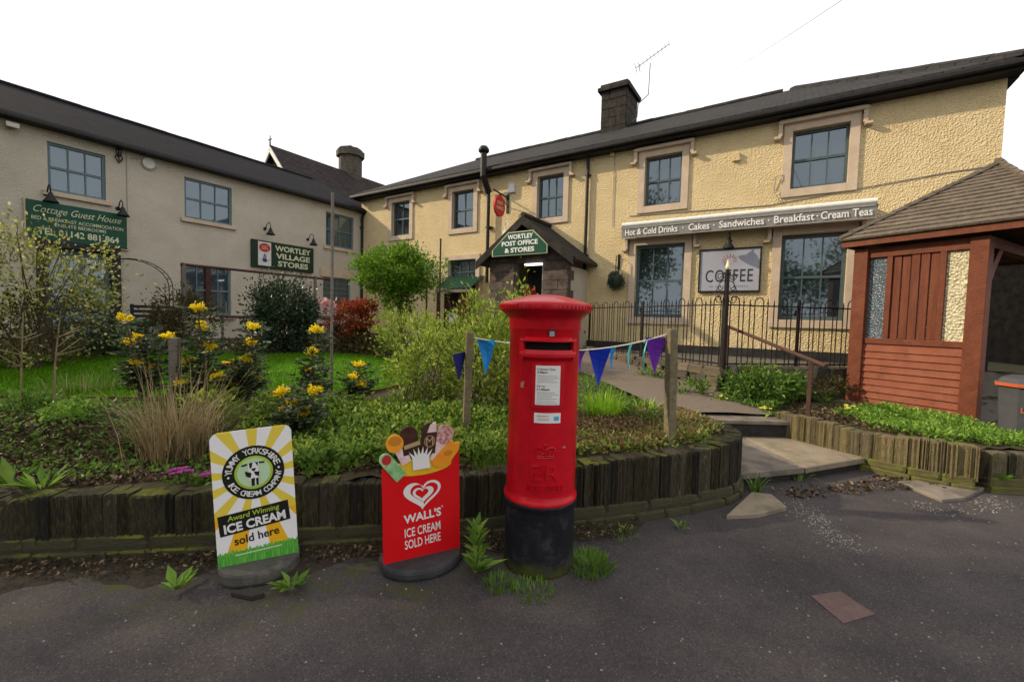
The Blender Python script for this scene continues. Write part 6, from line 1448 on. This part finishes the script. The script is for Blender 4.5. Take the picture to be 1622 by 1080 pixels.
# weeds at the wall foot
def rosette(label, px, n, ln_, wid, m='leaf_weed', lean=.9, z=0.0, r=.03, tall=False):
    b = gz(px[0], px[1], z); p = plant('weed', label, 'weed', (b.x, b.y, z)); 
    if wid >= .03:
        k = n; a = rng.random(k) * 2 * pi; D = np.column_stack([np.cos(a), np.sin(a), .25 + rng.random(k) * 1.1]); P = np.column_stack([np.cos(a) * r * .5, np.sin(a) * r * .5, np.zeros(k)])
        V, F = blades(P, D, ln_ * (.55 + .5 * rng.random(k)), wid / ln_ * 1.25, .3, np.tile([0, 0, 1.], (k, 1)) + rng.normal(size=(k, 3)) * .15)
        o = bpy.data.objects.new('leaves', fast_mesh('leaves', V, F, m)); col.objects.link(o); o.parent = p
    else: strands(p, n, (0, 0, 0), r, ln_, wid, m, lean, 'leaves', 4, .55)
    if tall:
        MB().tube([(0, 0, -.02), (.01, 0, .12), (0, 0, ln_ * 1.25)], .006, 5).build('stem', 'stem_green', p)
        V = []; D = []
        for k in range(34): a = k * 2.4; z_ = .04 + ln_ * 1.2 * k / 34; V.append((.01 * cos(a), .01 * sin(a), z_)); D.append((cos(a), sin(a), .55 + k * .02))
        V_, F_ = blades(np.array(V), np.array(D), .10, .36, .3, np.tile([0, 0, 1.], (34, 1))); o = bpy.data.objects.new('stem_leaves', fast_mesh('stem_leaves', V_, F_, m)); col.objects.link(o); o.parent = p
    return p
rosette('leafy weed on the dark soil left of the yellow ice cream sign', (281, 932), 16, .14, .04, z=.02)
rosette('leafy weed at the right foot of the yellow ice cream sign', (463, 930), 18, .14, .038, z=.01)
rosette('tall leafy weed between the red ice cream sign and the post box', (754, 905), 12, .20, .045, z=.01, tall=True)
rosette('broad ribbed leaves in the bed above the dark wall', (20, 770), 9, .26, .05, 'leaf_mid', .5, .40)
rosette('pale green leafy plant in the bed beside the broad ribbed leaves', (66, 772), 22, .17, .03, 'leaf_weed', .8, .40, .06)
rosette('fern-like weed at the curved end of the dark wall', (1196, 778), 26, .20, .02, 'leaf_mid', .9, .0, .05); rosette('small weed under the front edge of the lower step', (1268, 762), 16, .14, .02, 'leaf_mid', 1.0, .0, .06)
rosette('bright leafy weed in the gap of the tan wall', (1583, 760), 14, .15, .04, 'leaf_weed', .9, .12); rosette('small weed at the dark wall foot right of the post box', (985, 850), 18, .10, .014, 'leaf_mid', 1.0, .01, .08); rosette('small weed at the dark wall foot under the timber post', (1080, 836), 12, .08, .02, 'leaf_weed', .9, .01, .05)
def tuft(label, px, n, h_, r, m='grass_wild'):
    b = gz(*px); p = plant('grass_tuft', label, 'grass', (b.x, b.y, 0)); strands(p, n, (0, 0, 0), r, h_, .006, m, .8, 'blades', 3, .5); return p
tuft('grass tuft growing against the right side of the black post box base', (932, 898), 520, .085, .15); tuft('flat grass tuft in front of the post box base', (842, 938), 160, .06, .12); tuft('thin grass at the left foot of the post box', (790, 928), 130, .07, .09)
# carpets of small plants, counted by nobody
BED1 = [(-1.9, 2.95), (-.2, 3.18), (.05, 3.3), (.05, 4.2), (-1.2, 4.2), (-2.3, 4.1), (-2.2, 3.4)]
carpet('ground_cover', 15000, BED1, (-2.4, .1, 2.9, 4.3), .045, 'leaf_cover', 'low leafy green ground cover filling the bed behind the ice cream signs', 'ground cover', .5, .8, 1, 0, .16)
carpet('ground_cover', 5000, [(-4.6, 2.75), (-2, 2.92), (-2.2, 3.9), (-3.2, 3.85), (-5, 3.9)], (-5, -2, 2.7, 4), .04, 'leaf_mid', 'sparse green ground cover in the bed under the dry grass', 'ground cover', .5, .5, 1, 0, .05)
carpet('leaf_litter', 9000, [(-5, 2.62), (-1.8, 2.85), (-.2, 3.12), (-.2, 3.4), (-2, 3.3), (-5, 3.6)], (-5, 0, 2.6, 3.7), .035, 'leaf_litter', 'brown dead leaves and bark on the bed above the dark wall', 'leaf litter', .6, .25, 1, .005, .03)
carpet('dry_ground_cover', 9000, [(.25, 3.3), (1, 3.48), (1.65, 3.75), (2.02, 4.1), (2.05, 4.9), (1.7, 5.2), (1.0, 4.4), (.3, 4.2)], (.2, 2.1, 3.2, 5.3), .04, 'leaf_dry', 'dry brown heath-like ground cover right of the post box', 'ground cover', .45, .7, 1, 0, .09)
carpet('ground_cover', 3400, [(.25, 3.28), (1, 3.44), (1.7, 3.72), (2.05, 4.1), (2.08, 4.9), (1.75, 4.6), (1.2, 3.9), (.3, 3.9)], (.2, 2.1, 3.2, 5.0), .035, 'leaf_cover', 'green sprigs among the dry ground cover right of the post box', 'ground cover', .4, .9, 1, 0, .09)
carpet('leaf_litter', 1600, [(3.75, 5.4), (4.1, 4.7), (4.6, 4.4), (5.3, 4.5), (5.3, 5.2), (4.6, 6), (3.8, 6)], (3.6, 5.4, 4.2, 6.1), .04, 'leaf_litter', 'brown dead leaves in the bed above the tan wall', 'leaf litter', .6, .4, 1, .01, .05)
carpet('ground_cover', 6500, [(4.15, 4.9), (4.5, 4.36), (5.2, 4.4), (5.35, 4.8), (5.5, 5.15), (5.2, 5.9), (4.5, 5.7)], (4.1, 5.6, 4.3, 6.0), .045, 'leaf_weed', 'bright green ground cover on the tan wall below the shelter', 'ground cover', .45, .9, 1, 0, .09)
carpet('ground_cover', 2600, [(4.8, 4.25), (6.2, 4.2), (6.2, 4.5), (4.8, 4.55)], (4.7, 6.3, 4.1, 4.6), .04, 'leaf_weed', 'green ground cover on the short wall in front of the litter bin', 'ground cover', .45, .8, 1, 0, .08)
carpet('ground_cover', 3600, [(3.0, 6.3), (3.5, 5.75), (4.2, 6.3), (5.0, 6.5), (5.0, 6.7), (3.5, 6.6)], (2.9, 5.1, 5.6, 6.8), .05, 'leaf_mid', 'mixed green leaves in the bed under the black railing', 'ground cover', .45, .8, 1, 0, .12)
carpet('ground_cover', 6000, [(-9, 6.6), (-7, 6.95), (-5.6, 7.35), (-3.5, 7.55), (-2, 7.5), (-1.2, 6.2), (-.2, 6.6), (-.5, 8.6), (-3, 9.4), (-8, 9)], (-9, 0, 6, 9.5), .06, 'leaf_bronze', 'low mixed planting along the far side of the lawn', 'ground cover', .5, .8, 1, 0, .18)
carpet('ground_cover', 6000, [(.2, 4.2), (1.0, 4.5), (1.9, 5.2), (1.75, 6.1), (1.3, 7.2), (.8, 8.4), (.3, 9.6), (-.6, 9.4), (-.3, 7.5), (-.2, 5)], (-.7, 2, 4.1, 9.7), .05, 'grass_wild', 'rough grass and low weeds between the shrubs and the gravel path', 'ground cover', .3, 1.0, 1, 0, .05)
zr0 = lambda x, y: np.full(np.shape(x), .012)
carpet('leaf_litter', 2000, [(-4, 2.2), (-2, 2.42), (-.2, 2.68), (.9, 3.0), (1.0, 3.2), (-.2, 2.9), (-2, 2.62), (-4, 2.42)], (-4, 1, 2.1, 3.3), .026, 'leaf_litter', 'dead leaves and grit on the soil at the foot of the dark wall', 'leaf litter', .6, .15, 1, .02, .03, zr0)
carpet('leaf_litter', 420, [(2.4, 3.95), (3.2, 4.15), (4.0, 4.45), (4.3, 4.1), (3.7, 4.05), (2.6, 3.75)], (2.3, 4.4, 3.7, 4.5), .04, 'leaf_litter', 'pale dead leaves on the asphalt before the lower step', 'leaf litter', .6, .12, 1, 0, .006, zr0)
# grit washed over the asphalt
def grit(n, line, wdt, label):
    P = []
    for i in range(n):
        t = random.random() * (len(line) - 1); k = int(t); a = Vector(line[k]).lerp(Vector(line[k + 1]), t - k); P.append((a.x + random.gauss(0, wdt), a.y + random.gauss(0, wdt)))
    mb = MB()
    for x, y in P:
        s_ = random.choice((.002, .0025, .003, .004, .006)); n_ = len(mb.v)
        mb.v += [(x - s_, y - s_ * .6, 0), (x + s_, y - s_ * .8, 0), (x + s_ * .7, y + s_, 0), (x - s_ * .8, y + s_ * .7, 0), (x, y, s_ * 1.1)]
        mb.f += [(n_, n_ + 1, n_ + 4), (n_ + 1, n_ + 2, n_ + 4), (n_ + 2, n_ + 3, n_ + 4), (n_ + 3, n_, n_ + 4)]
    return tag(mb.build('grit', 'pebble'), label, 'gravel', kind='stuff')
grit(520, [tuple(gz(u, v)[:2]) for u, v in ((1262, 790), (1300, 830), (1345, 870))], .08, 'pale grit trail washed over the asphalt below the steps')
grit(300, [tuple(gz(u, v)[:2]) for u, v in ((1440, 795), (1500, 812), (1560, 800), (1600, 790))], .07, 'pale grit along the asphalt before the tan wall')
grit(900, [(-3.5, 1.6), (-1, 1.9), (1, 1.6), (3, 2.2), (5, 2.6)], .6, 'scattered pale stones over the asphalt')

# ================================================================== trees standing outside the picture: they shade the road and show in the panes
def big_tree(label, loc, hc, r, n, seed):
    p = plant('broadleaf_tree', label, 'tree', (loc[0], loc[1], 0), 'trees along the road')
    tr = MB().tube([(0, 0, -.1), (.05, 0, hc * .3), (0, .08, hc * .7), (.1, 0, hc + r[2] * .3)], .24, 9, .06)
    for i in range(12):
        a = i * 2.4; z = hc * .5 + i * .07 * hc * .6; tr.tube([(0, 0, z), (r[0] * .4 * cos(a), r[1] * .4 * sin(a), z + r[2] * .25), (r[0] * .8 * cos(a), r[1] * .8 * sin(a), z + r[2] * .5)], .08, 6, .02)
    tr.build('trunk', 'bark', p); foliage(p, n, (0, 0, hc), r, .2, 'leaf_mid', .55, 110, .13, .3, name='crown')
big_tree('tall unseen broadleaf tree added beside the guest house garden to shade the road', (-9.8, .9), 6.2, (3.0, 3.2, 3.4), 15000, 1)  # unseen tree, placed and sized to shade the foreground road
big_tree('broadleaf tree across the road facing the coffee windows', (-7.5, -7.5), 4.0, (3.3, 3.0, 3.0), 9000, 2)
big_tree('broadleaf tree across the road facing the shelter', (-.8, -9), 4.0, (3.3, 3.0, 3.0), 9000, 3)
